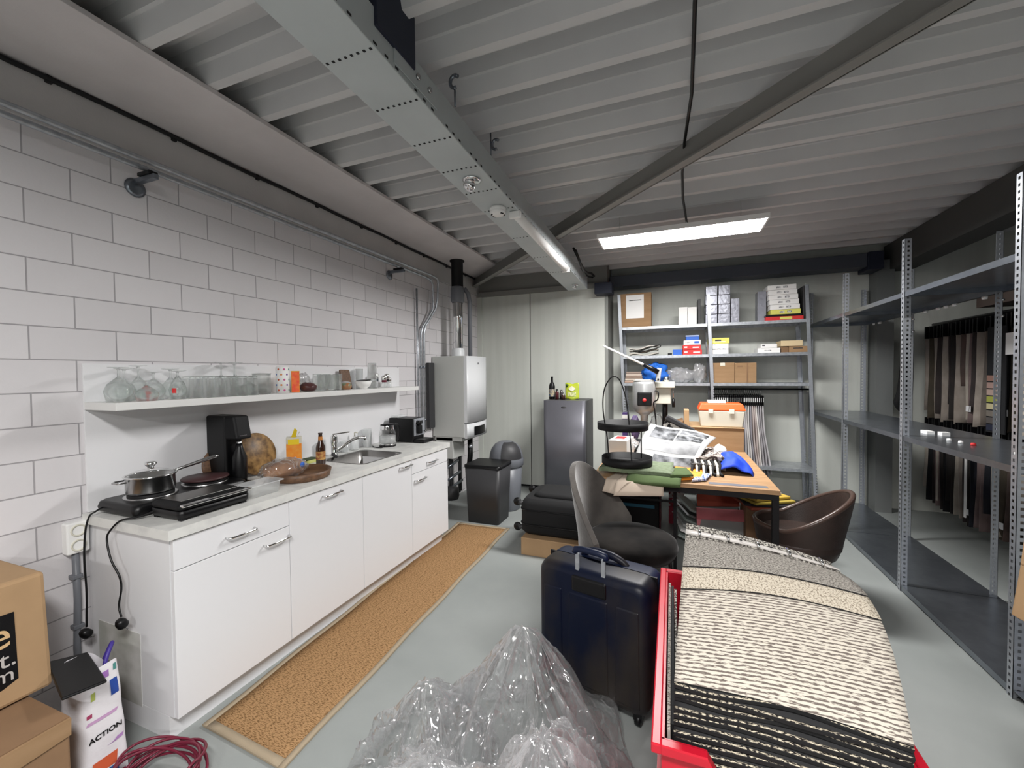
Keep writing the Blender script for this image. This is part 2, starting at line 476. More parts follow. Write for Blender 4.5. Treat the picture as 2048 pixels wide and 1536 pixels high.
def dup(root, loc=None, rotz=None, label=None, group=None):
    r = root.copy(); C.objects.link(r)
    if loc is not None: r.location = loc
    if rotz is not None: r.rotation_euler = (0, 0, rotz)
    if label: r['label'] = label
    if group: r['group'] = group
    for ch in list(root.children):
        c = ch.copy(); C.objects.link(c); c.parent = r
        for g in list(ch.children):
            d = g.copy(); C.objects.link(d); d.parent = c
    return r

def bx(name, m, a, b, parent=None, bevel=0, X=None, seg=2):
    return MB().box(a, b, X).build(name, m, parent, bevel=bevel, seg=seg)

def rz(cx, cy, ang, cz=0): return Matrix.Translation((cx, cy, cz)) @ Matrix.Rotation(ang, 4, 'Z')

def text(body, size, m, X, parent, name='lettering', ext=.0005, bold=False):
    cu = bpy.data.curves.new('t', 'FONT'); cu.body = body; cu.size = size; cu.extrude = ext
    if bold: cu.offset = size * .02
    to = bpy.data.objects.new('t', cu); C.objects.link(to)
    dg = bpy.context.evaluated_depsgraph_get()
    me = bpy.data.meshes.new_from_object(to.evaluated_get(dg))
    bpy.data.objects.remove(to); bpy.data.curves.remove(cu)
    me.materials.clear(); me.materials.append(M[m])
    me.transform(parent_world(parent).inverted() @ X)
    o = bpy.data.objects.new(name, me); me.name = name; C.objects.link(o); o.parent = parent
    return o

def frame(o, xdir, ydir):
    x = Vector(xdir).normalized(); y = Vector(ydir).normalized(); z = x.cross(y)
    return Matrix(((x.x, y.x, z.x, o[0]), (x.y, y.y, z.y, o[1]), (x.z, y.z, z.z, o[2]), (0, 0, 0, 1)))

# ------------------------------------------------------------ the setting
def S(name, m, *boxes, bevel=0):
    b = MB()
    for q in boxes: b.box(*q)
    return struct(b.build(name, m, local=True, bevel=bevel))

YB, XR, YN = 5.1, 6.2, -5.5            # left part of the back wall, right wall, wall behind the camera
S('floor', 'floor', ((-.1, YN, -.1), (XR, 5.75, 0)))
S('wall_left', 'brick', ((-.1, YN, 0), (0, 5.75, 2.53)))
S('trim_1', 'concrete', ((-.1, YN, 2.53), (.012, 5.75, 2.98)))
S('wall_back', 'wallpanel', ((1.72, 5.56, 0), (XR, 5.75, 3.0)))
o = S('wall_back_panel', 'wallpanel', ((0, YB, .03), (.742, YB + .4, 2.5)), ((.752, YB, .03), (1.715, YB + .4, 2.5)))
S('trim_2', 'gapdark', ((0, YB + .02, 0), (1.715, YB + .3, .035)), ((.742, YB + .01, 0), (.752, YB + .3, 2.5)))
S('trim_3', 'brace', ((0, YB - .03, 2.5), (1.72, YB + .05, 2.56)), ((0, YB + .02, 2.56), (1.72, YB + .4, 3.0)))
S('trim_4', 'trimgrey', ((1.70, YB - .01, 0), (1.735, 5.56, 2.52)))
S('trim_8', 'pilaster', ((4.42, 5.36, 0), (4.56, 5.56, 2.6)))
S('trim_5', 'wallpanel', ((0, YB - .02, 0), (.07, YB, 2.5)))
S('wall_right', 'darkgrey', ((XR, YN, 0), (XR + .1, 5.75, 3.0)))
S('wall_front', 'concrete', ((-.1, YN - .1, 0), (XR, YN, 3.0)))

# corrugated deck: narrow down-flanges, wide recesses with a stiffening rib
b = MB(); prof = []
ph, pt = 1.035, .2535
k = math.floor((YN - ph) / pt) - 1
yy = ph + k * pt
while yy < 5.9:
    prof += [(yy - .021, 2.765), (yy + .021, 2.765), (yy + .034, 2.915), (yy + .085, 2.915), (yy + .10, 2.868), (yy + .122, 2.868), (yy + .134, 2.900), (yy + .190, 2.900), (yy + .197, 2.838), (yy + .212, 2.838)]
    yy += pt
va = [b._v((-.1, y, z)) for y, z in prof]; vb = [b._v((XR + .1, y, z)) for y, z in prof]
for i in range(len(prof) - 1): b._f([va[i], va[i + 1], vb[i + 1], vb[i]])
up1 = [b._v((-.1, YN - .3, 2.98)), b._v((-.1, 6, 2.98)), b._v((XR + .1, 6, 2.98)), b._v((XR + .1, YN - .3, 2.98))]
b._f(up1)
struct(b.build('ceiling', 'deck', local=True))
S('trim_6', 'board', ((.0, YN, 2.742), (.535, 4.96, 2.764)), bevel=.002)
# steel edge beam above the right-hand aisle
S('trim_7', 'darkgrey', ((4.52, YN, 2.5), (4.74, 5.5, 2.53)), ((4.52, YN, 2.53), (4.55, 5.5, 2.763)), ((4.71, YN, 2.53), (4.74, 5.5, 2.763)))

# dark bar and box along the top of the back wall
t = thing('wall_duct', 'long dark blue grey duct along the top of the back wall', 'duct', (3.0, 5.4, 2.5))
bx('duct_body', 'ductbar', (1.73, 5.27, 2.53), (4.40, 5.5, 2.665), t, bevel=.006)
bx('end_cap', 'navyduct', (4.30, 5.24, 2.49), (4.43, 5.5, 2.67), t, bevel=.006)
tag(bx('junction_box', 'navyduct', (1.60, 4.93, 2.40), (1.80, 5.12, 2.53), bevel=.005), 'small dark navy box under the deck beside the far end of the long beam', 'box')

# wall cable in the corner under the board
pts = [(.02, YN + .1 + i * .25, 2.728 + .004 * math.sin(i * 1.7)) for i in range(44)]
t = thing('corner_cable', 'dark cable with clips along the corner between left wall and ceiling board', 'cable', (.02, 1.2, 2.72))
MB().tube(pts, .011, 8).build('cable', 'gapdark', t)
for i in range(9):
    y = .95 + i * .47
    bx('clip', 'gapdark', (.0, y, 2.708), (.026, y + .022, 2.74), t, bevel=.003)

# ------------------------------------------------------------ long perforated beam
def bp(x, y, z): return (x, y, z)
N0 = (1.34, .2, 2.565); F0 = (1.30, 4.86, 2.45)
def beam_pt(u, s, h):      # u across 0..1, s along 0..1, h up
    x0 = N0[0] + (F0[0] - N0[0]) * s; wd = .212 + (.233 - .212) * s
    return (x0 + wd * u, N0[1] + (F0[1] - N0[1]) * s, N0[2] + (F0[2] - N0[2]) * s + h)
t = thing('ceiling_beam', 'long pale grey-green perforated steel beam hung below the corrugated ceiling', 'beam', (1.45, 2.5, 2.5))
BH = .13
b = MB()
b.hexa([beam_pt(0, 0, 0), beam_pt(1, 0, 0), beam_pt(1, 1, 0), beam_pt(0, 1, 0)], [beam_pt(0, 0, BH), beam_pt(1, 0, BH), beam_pt(1, 1, BH), beam_pt(0, 1, BH)])
b.build('beam_body', 'beam', t, bevel=.004)
b = MB()
for k in range(13):                     # cross rows of punched holes, and holes along both lower edges
    s = (.87 + k * .262 - .2) / 4.66
    if s > .95: break
    if .45 < s < .8 and k % 2: continue
    for j in range(8):
        p = beam_pt(.08 + j * .12, s, -.0006)
        b.box((p[0] - .0045, p[1] - .0045, p[2] - .001), (p[0] + .0045, p[1] + .0045, p[2] + .002))
for k in range(70):
    s = .05 + k * .0125
    p = beam_pt(1, s, .012)
    if k % 4 != 3: b.box((p[0] - .002, p[1] - .009, p[2] - .004), (p[0] + .0012, p[1] + .009, p[2] + .004))
b.build('punched_holes', 'gapdark', t)
for yb, ln in ((1.25, .11),):
    s = (yb - .2) / 4.66
    p = beam_pt(1, s, 0)
    bx('splice_bracket', 'navyduct', (p[0] - .05, yb - .12, p[2] + .07), (p[0] + .012, yb + .1, 2.80), t, bevel=.004)
    bx('splice_plate', 'beam', (p[0] + .001, yb - .02, p[2] + .02), (p[0] + .005, yb + .26, p[2] + .11), t)
    for q in (.12, .2):
        MB().lathe([(0, 0), (.011, 0), (.011, .008), (0, .01)], (p[0] + .005, yb + q, p[2] + .06), 8, axis='x').build('bolt', 'steel', t)
# hook, rods
for (y, nm) in ((1.62, 'ceiling_hook'), (2.12, 'ceiling_hook')):
    s = (y - .2) / 4.66; p = beam_pt(1, s, 0)
    t2 = thing('ceiling_hook', 'grey steel hook and rod hanging %s above the perforated beam' % ('nearer the camera' if y < 2 else 'farther from the camera, small'), 'hook', (p[0] - .02, y, 2.58))
    MB().tube([(p[0] - .02, y, p[2] + BH), (p[0] - .02, y, 2.80)] if y > 2 else [(p[0] + .03, y, p[2] + .10), (p[0] + .03, y, 2.70)], .004, 6).build('rod', 'galvdark', t2)
    x, z0 = (p[0] + .03, 2.71) if y < 2 else (p[0] + .01, 2.70)
    MB().tube([(x + .022 * math.cos(a), y, z0 + .026 + .026 * math.sin(a)) for a in [(-1.3 - .38 * i) for i in range(12)]], .008, 8).build('hook', 'galvdark', t2)
# things under the beam
s = (2.02 - .2) / 4.66; p = beam_pt(.55, s, 0)
for (y, u, r, lab) in ((2.04, .55, .034, 'chrome swivel spotlight under the perforated beam, the nearer and larger one'), (4.60, .62, .024, 'small chrome spotlight at the far end of the perforated beam')):
    s = (y - .2) / 4.66; p = beam_pt(u, s, 0)
    t2 = thing('spotlight', lab, 'spotlight', (p[0], p[1], p[2] - r))
    MB().lathe([(0, 0), (r * 1.5, 0), (r * 1.5, -.006), (r * 1.1, -.012), (0, -.012)], p, 20).build('mounting_ring', 'chrome', t2)
    mb = MB(); mb.X = Matrix.Translation((p[0], p[1], p[2] - .012)) @ Matrix.Rotation(.5, 4, 'Y') @ Matrix.Rotation(-.3, 4, 'X')
    mb.lathe([(r * .3, .01), (r * .9, -r * .3), (r, -r * .9), (r * .85, -r * 1.25), (r * .6, -r * 1.1), (0, -r * .7)], (0, 0, 0), 20).build('lamp_head', 'chrome', t2)
s = (2.42 - .2) / 4.66; p = beam_pt(.52, s, 0)
t2 = thing('smoke_detector', 'round white smoke detector under the perforated beam', 'smoke detector', (p[0], p[1], p[2] - .04))
MB().lathe([(0, 0), (.05, 0), (.052, -.016), (.048, -.02), (.05, -.024), (.046, -.04), (.03, -.047), (0, -.048)], p, 28).build('housing', 'paper', t2)
for a in (-.5, .5, 2.6, 3.7):
    mb = MB(); mb.X = rz(p[0], p[1], a); mb.box((.034, -.01, p[2] - .0455), (.043, .01, p[2] - .041)); mb.build('vent_slot', 'gapdark', t2)
t2 = thing('tube_light', 'unlit white tube light fixed along the far half of the perforated beam', 'light', beam_pt(.9, .66, -.03))
a0, a1 = (2.50 - .2) / 4.66, (3.88 - .2) / 4.66
A, B_ = Vector(beam_pt(.90, a0, -.002)), Vector(beam_pt(.90, a1, -.002))
mb = MB(); n = 8
prof_ = [(-.034, 0)] + [(.034 * math.cos(PI + PI * i / n), .042 * math.sin(PI + PI * i / n)) for i in range(n + 1)][1:]
ra = [mb._v(A + Vector((x, 0, z))) for x, z in prof_]; rb = [mb._v(B_ + Vector((x, 0, z))) for x, z in prof_]
for i in range(len(ra) - 1): mb._f([ra[i], ra[i + 1], rb[i + 1], rb[i]], True)
mb._f([ra[-1], ra[0], rb[0], rb[-1]]); mb._f(ra); mb._f(rb[::-1])
mb.build('diffuser', 'paper', t2)
for q in (A, B_): mb = MB(); mb.box((q.x - .037, q.y - .01, q.z - .044), (q.x + .037, q.y + .012, q.z)); mb.build('end_cap', 'paper', t2, bevel=.004)
# chain of cable beside the far end
t2 = thing('cable_bundle', 'dark loop of cable hanging beside the far end of the perforated beam', 'cable', (1.62, 4.3, 2.5))
for q in range(2): MB().tube([(1.585 + .02 * q, 3.9 + .2 * i, 2.60 + .05 * math.cos(i * 1.1 + q) - .03 * i * .3) for i in range(6)], .012, 8).build('cable', 'black', t2)

# diagonal brace under the deck
t = thing('diagonal_brace', 'long grey steel brace crossing diagonally under the corrugated ceiling', 'brace', (1.6, 3.4, 2.65))
d = Vector((3.75 + .10, 1.28 - 5.06, 0)); L = d.length; ang = math.atan2(d.y, d.x)
X = Matrix.Translation((-.06, 5.08, 2.62)) @ Matrix.Rotation(ang, 4, 'Z')
bx('web', 'brace', (0, -.005, 0), (L, .005, .135), t, X=X)
bx('flange', 'brace', (0, -.06, 0), (L, .0, .008), t, X=X)

# ------------------------------------------------------------ LED panels
M['panel'] = emit_mat('lit_diffuser', PANEL_COLOR, PANEL_STRENGTH)
def led_panel(x0, y0, x1, y1, z, label):
    t = thing('led_panel', label, 'light', ((x0 + x1) / 2, (y0 + y1) / 2, z), group='ceiling LED panels')
    f = MB(); e = .012
    f.box((x0 - e, y0 - e, z), (x0, y1 + e, z + .035)).box((x1, y0 - e, z), (x1 + e, y1 + e, z + .035)).box((x0, y0 - e, z), (x1, y0, z + .035)).box((x0, y1, z), (x1, y1 + e, z + .035)).box((x0, y0, z + .03), (x1, y1, z + .035))
    f.build('panel_frame', 'paper', t)
    b = MB(); v = [b._v(p) for p in ((x0, y0, z + .004), (x0, y1, z + .004), (x1, y1, z + .004), (x1, y0, z + .004))]; b._f(v)
    b.build('diffuser', 'panel', t, keep=True)
    for x in (x0 + .15, x1 - .15):
        MB().tube([(x, (y0 + y1) / 2, z + .03), (x, (y0 + y1) / 2, 2.90)], .0015, 6).build('suspension_wire', 'steel', t)
led_panel(1.895, 3.43, 3.085, 3.735, 2.56, 'lit rectangular LED panel hanging below the corrugated ceiling above the table')
led_panel(1.9, -.55, 3.09, -.245, 2.56, 'second lit LED panel hanging overhead, nearer than the one above the table')
led_panel(1.9, -3.1, 3.09, -2.795, 2.56, 'unseen LED fill panel added behind the camera')  # added out of view to raise the ambient light
led_panel(4.6, -1.9, 5.79, -1.595, 2.56, 'unseen LED fill panel added at the right-hand side, behind the camera')  # another added source, fills from the right and is never in view
t = MB().tube([(2.53, 1.0, 2.752), (2.525, 1.6, 2.75), (2.535, 2.1, 2.745), (2.515, 2.5, 2.735), (2.51, 2.8, 2.70), (2.52, 3.1, 2.66), (2.56, 3.5, 2.60)], .008, 8).build('panel_cable', 'black')
tag(t, 'black cable running under the ceiling down to the LED panel above the table', 'cable')

# ------------------------------------------------------------ conduits on the left wall
def conduit(dy, dx, zz, lab):
    pts = [(.085 + dx, -1.5, zz), (.085 + dx, 1, zz), (.085 + dx, 3.7 + dy, zz), (.083 + dx, 3.80 + dy, zz - .01), (.08 + dx * .6, 3.85 + dy, zz - .05), (.075 + dx * .4, 3.86 + dy, zz - .2), (.07, 3.85 + dy, zz - .32), (.05, 3.78 + dy, zz - .42), (.035, 3.70 + dy, zz - .52), (.03, 3.68 + dy, zz - .60), (.03, 3.68 + dy, 1.8), (.03, 3.67 + dy, .875)]
    t = thing('conduit_pipe', lab, 'pipe', (.03, 3.67 + dy, .875), group='galvanised conduits on the left wall')
    MB().tube(pts, .0125, 10).build('pipe', 'galv', t)
    for z in (1.55, 1.0): MB().lathe([(.0105, -.012), (.015, -.01), (.015, .01), (.0105, .012)], (.03, 3.675 + dy, z), 10).build('saddle_clip', 'galvdark', t)
    for y in (.30, 2.1): MB().lathe([(.0105, -.03), (.0135, -.028), (.0135, .028), (.0105, .03)], (.085 + dx, y, zz), 10, axis='y').build('coupling', 'galv', t)
conduit(0, 0, 2.478, 'galvanised conduit along the left wall down beside the boiler, nearer the wall')
conduit(.06, .045, 2.50, 'galvanised conduit bending down beside the boiler, farther from the wall')
tag(MB().tube([(.03, 3.62, 2.35), (.03, 3.62, .875)], .0105, 10).build('conduit_pipe', 'galv'), 'straight thin galvanised conduit, leftmost of the upright pipes beside the boiler', 'pipe')
for y, z in ((1.26, 2.45), (3.22, 2.45)):
    t = thing('conduit_bracket', 'steel wall bracket holding the conduits, the %s one' % ('nearer' if y < 2 else 'farther'), 'bracket', (0, y, z), group='conduit brackets')
    MB().lathe([(0, 0), (.04, 0), (.045, .006), (.03, .014), (0, .016)], (.0, y, z - .05), 16, axis='x', sy=1).build('wall_plate', 'galvdark', t)
    bx('arm', 'galvdark', (.01, y - .012, z - .035), (.17, y + .012, z - .012), t, bevel=.002)
    bx('clamp', 'black', (.06, y - .02, z - .012), (.15, y + .02, z + .005), t, bevel=.003)

# ------------------------------------------------------------ kitchen
def handle(parent, y0, y1, z, x=.6):
    ym = (y0 + y1) / 2
    MB().tube([(x, y0, z), (x + .018, y0, z), (x + .026, y0 + .006, z), (x + .028, y0 + .016, z), (x + .028, y1 - .016, z), (x + .026, y1 - .006, z), (x + .018, y1, z), (x, y1, z)], .0052, 8).build('handle', 'chrome', parent)

def cabinet(y0, y1, drawer, label, left_side=False, h=()):
    t = thing('base_cabinet', label, 'cabinet', (.3, (y0 + y1) / 2, .1), group='white base cabinets')
    b = MB(); x1 = .578
    b.box((.01, y0, .10), (x1, y0 + .016, .828)).box((.01, y1 - .016, .10), (x1, y1, .828)).box((.01, y0 + .016, .10), (x1, y1 - .016, .116)).box((.01, y0 + .016, .10), (.02, y1 - .016, .828)).box((.50, y0 + .016, .81), (x1, y1 - .016, .828))
    b.build('body', 'white', t)
    g = .002
    if drawer:
        d = bx('drawer', 'white', (.580, y0 + g, drawer + g), (.600, y1 - g, .826), t, bevel=.0012)
        handle(d, h[0][0], h[0][1], h[0][2])
        d = bx('door', 'white', (.580, y0 + g, .10), (.600, y1 - g, drawer - g), t, bevel=.0012)
        handle(d, h[1][0], h[1][1], h[1][2])
    else:
        d = bx('door', 'white', (.580, y0 + g, .10), (.600, y1 - g, .826), t, bevel=.0012)
        handle(d, h[0][0], h[0][1], h[0][2])
    return t
cab0 = cabinet(1.04, 1.578, .70, 'white base cabinet with drawer and door at the near end, below the hotplate', h=((1.25, 1.383, .757), (1.43, 1.568, .652)))
bx('stained_patch', mat('stained_panel', 'b0b1aa', .7, var='cfcecb', vscale=9, detail=8), (.07, 1.0382, .09), (.37, 1.0398, .40), cab0)
cabinet(1.578, 2.127, 0, 'white base cabinet with one tall door below the bread tray', h=((1.80, 1.935, .79),))
cabinet(2.127, 2.665, 0, 'white base cabinet with one tall door below the sink', h=((2.515, 2.65, .798),))
cabinet(2.665, 3.205, .712, 'white base cabinet with drawer and door at the far end, below the coffee machine', h=((2.875, 3.01, .765), (2.70, 2.84, .658)))
tag(MB().box((.53, 1.04, 0), (.546, 3.18, .098)).box((.01, 1.04, 0), (.53, 1.056, .098)).build('plinth', 'white'), 'white plinth board along the floor under the base cabinets', 'plinth')
b = MB()
sx0, sx1, sy0, sy1 = .13, .50, 2.25, 2.68
b.box((.012, 1.02, .832), (sx0, 3.23, .872)).box((sx1, 1.02, .832), (.612, 3.23, .872)).box((sx0, 1.02, .832), (sx1, sy0, .872)).box((sx0, sy1, .832), (sx1, 3.23, .872))
tag(b.build('worktop', 'top', bevel=.0), 'white marbled kitchen worktop lying on the base cabinets', 'worktop')
# sink bowl
t = thing('sink', 'rectangular stainless steel sink set into the worktop', 'sink', (.31, 2.465, .74))
def rr(x0, x1, y0, y1, r, z, n=6):
    out = []
    for cx, cy, a in ((x1 - r, y1 - r, 0), (x0 + r, y1 - r, PI / 2), (x0 + r, y0 + r, PI), (x1 - r, y0 + r, 1.5 * PI)):
        for i in range(n + 1): out.append((cx + r * math.cos(a + PI / 2 * i / n), cy + r * math.sin(a + PI / 2 * i / n), z))
    return out
def loft(b, loops, cap=True):
    R_ = [[b._v(p) for p in l] for l in loops]
    for a, c in zip(R_[:-1], R_[1:]):
        n = len(a)
        for i in range(n): b._f([a[i], a[(i + 1) % n], c[(i + 1) % n], c[i]], True)
    if cap: b._f(R_[-1])
    return R_
b = MB()
loft(b, [rr(sx0 - .014, sx1 + .014, sy0 - .014, sy1 + .014, .045, .8725), rr(sx0 - .012, sx1 + .012, sy0 - .012, sy1 + .012, .044, .875), rr(sx0 + .006, sx1 - .006, sy0 + .006, sy1 - .006, .06, .871), rr(sx0 + .01, sx1 - .01, sy0 + .01, sy1 - .01, .06, .77), rr(sx0 + .03, sx1 - .03, sy0 + .03, sy1 - .03, .05, .745)])
b.build('bowl', 'sinksteel', t)
MB().lathe([(0, .004), (.03, .004), (.04, 0)], (.31, 2.465, .745), 20).build('drain', 'chrome', t)
MB().lathe([(0, -.004), (.018, -.004), (.022, 0)], (.315, sy0 + .012, .825), 12, axis='y').build('overflow', 'black', t)
# corners of the cut-out are covered by the rim
# tap
t = thing('kitchen_tap', 'chrome mixer tap standing behind the sink', 'tap', (.085, 2.42, .872))
MB().lathe([(0, 0), (.026, 0), (.026, .008), (.021, .012), (.021, .09), (.024, .10), (.024, .145), (.02, .155), (0, .158)], (.085, 2.42, .872), 20).build('tap_body', 'chrome', t)
MB().tube([(.095, 2.425, .905), (.13, 2.44, .93), (.17, 2.465, .968), (.21, 2.49, .995), (.25, 2.515, 1.008), (.275, 2.53, 1.004), (.28, 2.533, .985)], [.011, .012, .012, .0115, .011, .012, .012], 12).build('spout', 'chrome', t)
mb = MB(); mb.X = Matrix.Translation((.085, 2.42, 1.035)) @ Matrix.Rotation(.5, 4, 'Z') @ Matrix.Rotation(-.12, 4, 'Y')
mb.box((-.01, -.011, -.004), (.115, .011, .006)); mb.build('lever', 'chrome', t, bevel=.004)
MB().tube([(.11, 2.38, .895), (.14, 2.37, .885), (.165, 2.36, .88)], [.012, .013, .009], 10).build('side_knob', 'charcoal', t)

# splash board, shelf
tag(bx('splashback', 'white', (.0005, 1.04, .873), (.012, 3.33, 1.54), bevel=.001), 'white splashback board fixed to the wall behind the worktop', 'splashback')
tag(bx('wall_shelf', 'whiteshelf', (.0125, 1.04, 1.333), (.25, 3.30, 1.367), bevel=.0015), 'long white floating shelf holding the glassware above the worktop', 'shelf')

# socket + pipe + cables
t = thing('wall_socket', 'white double wall socket beside the near end of the kitchen', 'socket', (0, 1.0, .72))
bx('box', 'paper', (0, .955, .715), (.045, 1.03, .85), t, bevel=.006)
for z in (.75, .815):
    MB().lathe([(.026, .0), (.026, .004), (.02, .004), (.019, -.008), (0, -.008)], (.045, .992, z), 20, axis='x').build('outlet', 'offwhite', t)
    for dy in (-.008, .008): MB().lathe([(0, 0), (.003, 0), (.003, .001), (0, .001)], (.0382, .992 + dy, z), 8, axis='x').build('pin_hole', 'black', t)
t = thing('socket_conduit', 'grey plastic pipe running down the wall from the double socket', 'pipe', (.02, .99, 0))
MB().tube([(.02, .99, 0.02), (.02, .985, .3), (.02, .992, .5), (.02, .99, .715)], .0125, 10).build('pipe', 'greyplastic', t)
for z in (.60, .38, .2): bx('saddle', 'greyplastic', (0, .972, z), (.036, 1.008, z + .018), t, bevel=.003)
def spline(P, n=8):
    P = [Vector(p) for p in P]; out = []
    for i in range(len(P) - 1):
        p0, p1, p2, p3 = P[max(i - 1, 0)], P[i], P[i + 1], P[min(i + 2, len(P) - 1)]
        for k in range(n):
            u = k / n
            out.append(.5 * ((2 * p1) + (p2 - p0) * u + (2 * p0 - 5 * p1 + 4 * p2 - p3) * u * u + (3 * p1 - p0 - 3 * p2 + p3) * u ** 3))
    out.append(P[-1]); return out
Z0 = .872
# hotplate with two plates
t = thing('double_hotplate', 'black double electric hotplate at the near end of the worktop', 'hotplate', (.19, 1.31, Z0))
b = MB(); loft(b, [rr(.05, .33, 1.055, 1.555, .02, Z0 + .012), rr(.045, .335, 1.05, 1.56, .025, Z0 + .03), rr(.05, .33, 1.055, 1.555, .03, Z0 + .052), rr(.06, .32, 1.065, 1.545, .03, Z0 + .058)])
b._f([v for v in b.bm.verts][:0]) if 0 else None
b.build('body', 'black', t)
for x in (.08, .3):
    for y in (1.09, 1.52): MB().lathe([(.014, 0), (.014, .014), (0, .014)], (x, y, Z0), 10).build('foot', 'rubber', t)
for y, m in ((1.19, 'steel'), (1.43, 'steel')):
    MB().lathe([(.098, .056), (.1, .062), (.094, .063), (0, .063)], (.19, y, Z0), 32).build('trim_ring', m, t)
    MB().lathe([(.086, .062), (.086, .072), (.08, .075), (0, .075)], (.19, y, Z0), 32).build('plate', 'blackmatt', t)
for y in (1.25, 1.36): MB().lathe([(.018, 0), (.018, .015), (.015, .02), (0, .02)], (.335, y, Z0 + .03), 14, axis='x').build('knob', 'black', t)
tag(MB().lathe([(0, 0), (.098, 0), (.104, .006), (.1, .012), (0, .013)], (.19, 1.43, Z0 + .076), 36).build('stoneware_plate', 'walnutred'), 'flat dark brown round plate lying on the farther hotplate ring', 'plate')
# saucepan
t = thing('saucepan', 'steel saucepan with glass lid on the nearer hotplate ring', 'saucepan', (.19, 1.19, Z0 + .076))
zc = Z0 + .076
MB().lathe([(0, 0), (.08, 0), (.088, .004), (.09, .01), (.09, .07), (.094, .073), (.094, .075), (.088, .074), (.087, .01), (0, .006)], (.19, 1.19, zc), 40).build('pan_body', 'steel', t)
lid = MB().lathe([(.093, .076), (.088, .082), (.06, .096), (.03, .102), (.0, .104)], (.19, 1.19, zc), 36).build('glass_lid', 'glass', t)
MB().lathe([(.096, .074), (.098, .078), (.094, .081), (.09, .079)], (.19, 1.19, zc), 36).build('lid_rim', 'chrome', t)
MB().lathe([(.014, .103), (.012, .112), (.022, .122), (.024, .13), (.018, .136), (0, .137)], (.19, 1.19, zc), 20).build('lid_knob', 'chrome', t)
mb = MB(); mb.X = Matrix.Translation((.19, 1.19, zc + .062)) @ Matrix.Rotation(math.radians(72), 4, 'Z') @ Matrix.Rotation(math.radians(-12), 4, 'Y')
mb.tube([(.088, 0, 0), (.12, 0, 0), (.18, 0, .002), (.26, 0, .004), (.275, 0, .004)], [.008, .007, .009, .01, .006], 10); mb.build('long_handle', 'steel', t)
mb = MB(); mb.X = Matrix.Translation((.19, 1.19, zc + .06)) @ Matrix.Rotation(math.radians(-108), 4, 'Z')
mb.tube([(.088, -.03, 0), (.12, -.028, 0), (.13, 0, 0), (.12, .028, 0), (.088, .03, 0)], .004, 8); mb.build('loop_handle', 'steel', t)
# contact grill
t = thing('contact_grill', 'black sandwich grill with silver handle bar on the worktop edge', 'grill', (.45, 1.25, Z0))
b = MB(); loft(b, [rr(.355, .55, 1.10, 1.40, .02, Z0 + .012), rr(.35, .555, 1.095, 1.405, .025, Z0 + .022), rr(.35, .555, 1.095, 1.405, .025, Z0 + .042), rr(.36, .55, 1.10, 1.40, .02, Z0 + .044)]); b.build('base', 'black', t)
b = MB(); loft(b, [rr(.355, .55, 1.10, 1.40, .02, Z0 + .047), rr(.35, .556, 1.095, 1.405, .025, Z0 + .053), rr(.352, .554, 1.097, 1.403, .025, Z0 + .066), rr(.375, .53, 1.12, 1.38, .02, Z0 + .076)]); b.build('lid', 'blackmatt', t)
b = MB(); b.box((.38, 1.125, Z0 + .0765), (.515, 1.375, Z0 + .078)); b.build('top_plate', 'sinksteel', t, bevel=.001)
b = MB(); b.box((.545, 1.10, Z0 + .060), (.568, 1.405, Z0 + .072)); b.build('handle_bar', 'chrome', t, bevel=.004)
for x in (.37, .53):
    for y in (1.12, 1.38): bx('foot', 'rubber', (x - .012, y - .012, Z0), (x + .012, y + .012, Z0 + .014), t)
# power cables with plugs
def plug(name, p, parent, ang=.6):
    mb = MB(); mb.X = Matrix.Translation(p) @ Matrix.Rotation(ang, 4, 'X')
    mb.lathe([(0, .02), (.012, .02), (.019, .008), (.02, -.012), (.016, -.018), (0, -.018)], (0, 0, 0), 14); mb.build(name, 'black', parent)
    mb = MB(); mb.X = Matrix.Translation(p) @ Matrix.Rotation(ang, 4, 'X')
    mb.tube([(-.008, 0, -.017), (-.008, 0, -.035)], .0024, 6).tube([(.008, 0, -.017), (.008, 0, -.035)], .0024, 6); mb.build('pin', 'steel', parent)
t = thing('power_cable', 'black cable hanging behind from the hotplate with its plug near the wall pipe', 'cable', (.1, 1.0, .3))
MB().tube(spline([(.10, 1.05, Z0 + .03), (.10, 1.025, Z0 + .018), (.095, 1.008, Z0 + .002), (.09, .996, Z0 - .06), (.085, .992, .70), (.085, .995, .55), (.09, .99, .40)]), .0038, 8).build('cord', 'black', t)
plug('plug', (.092, .985, .375), t, .7)
t = thing('power_cable', 'black cable bending down the cabinet side from the grill with its plug hanging free', 'cable', (.35, 1.0, .4))
MB().tube(spline([(.38, 1.10, Z0 + .03), (.34, 1.06, Z0 + .012), (.30, 1.022, Z0 + .006), (.262, 1.006, Z0 - .03), (.24, 1.0, .80), (.275, .995, .72), (.32, 1.0, .655), (.32, 1.005, .60), (.31, 1.0, .53), (.335, .995, .49)]), .0038, 8).build('cord', 'black', t)
plug('plug', (.345, .99, .468), t, .5)
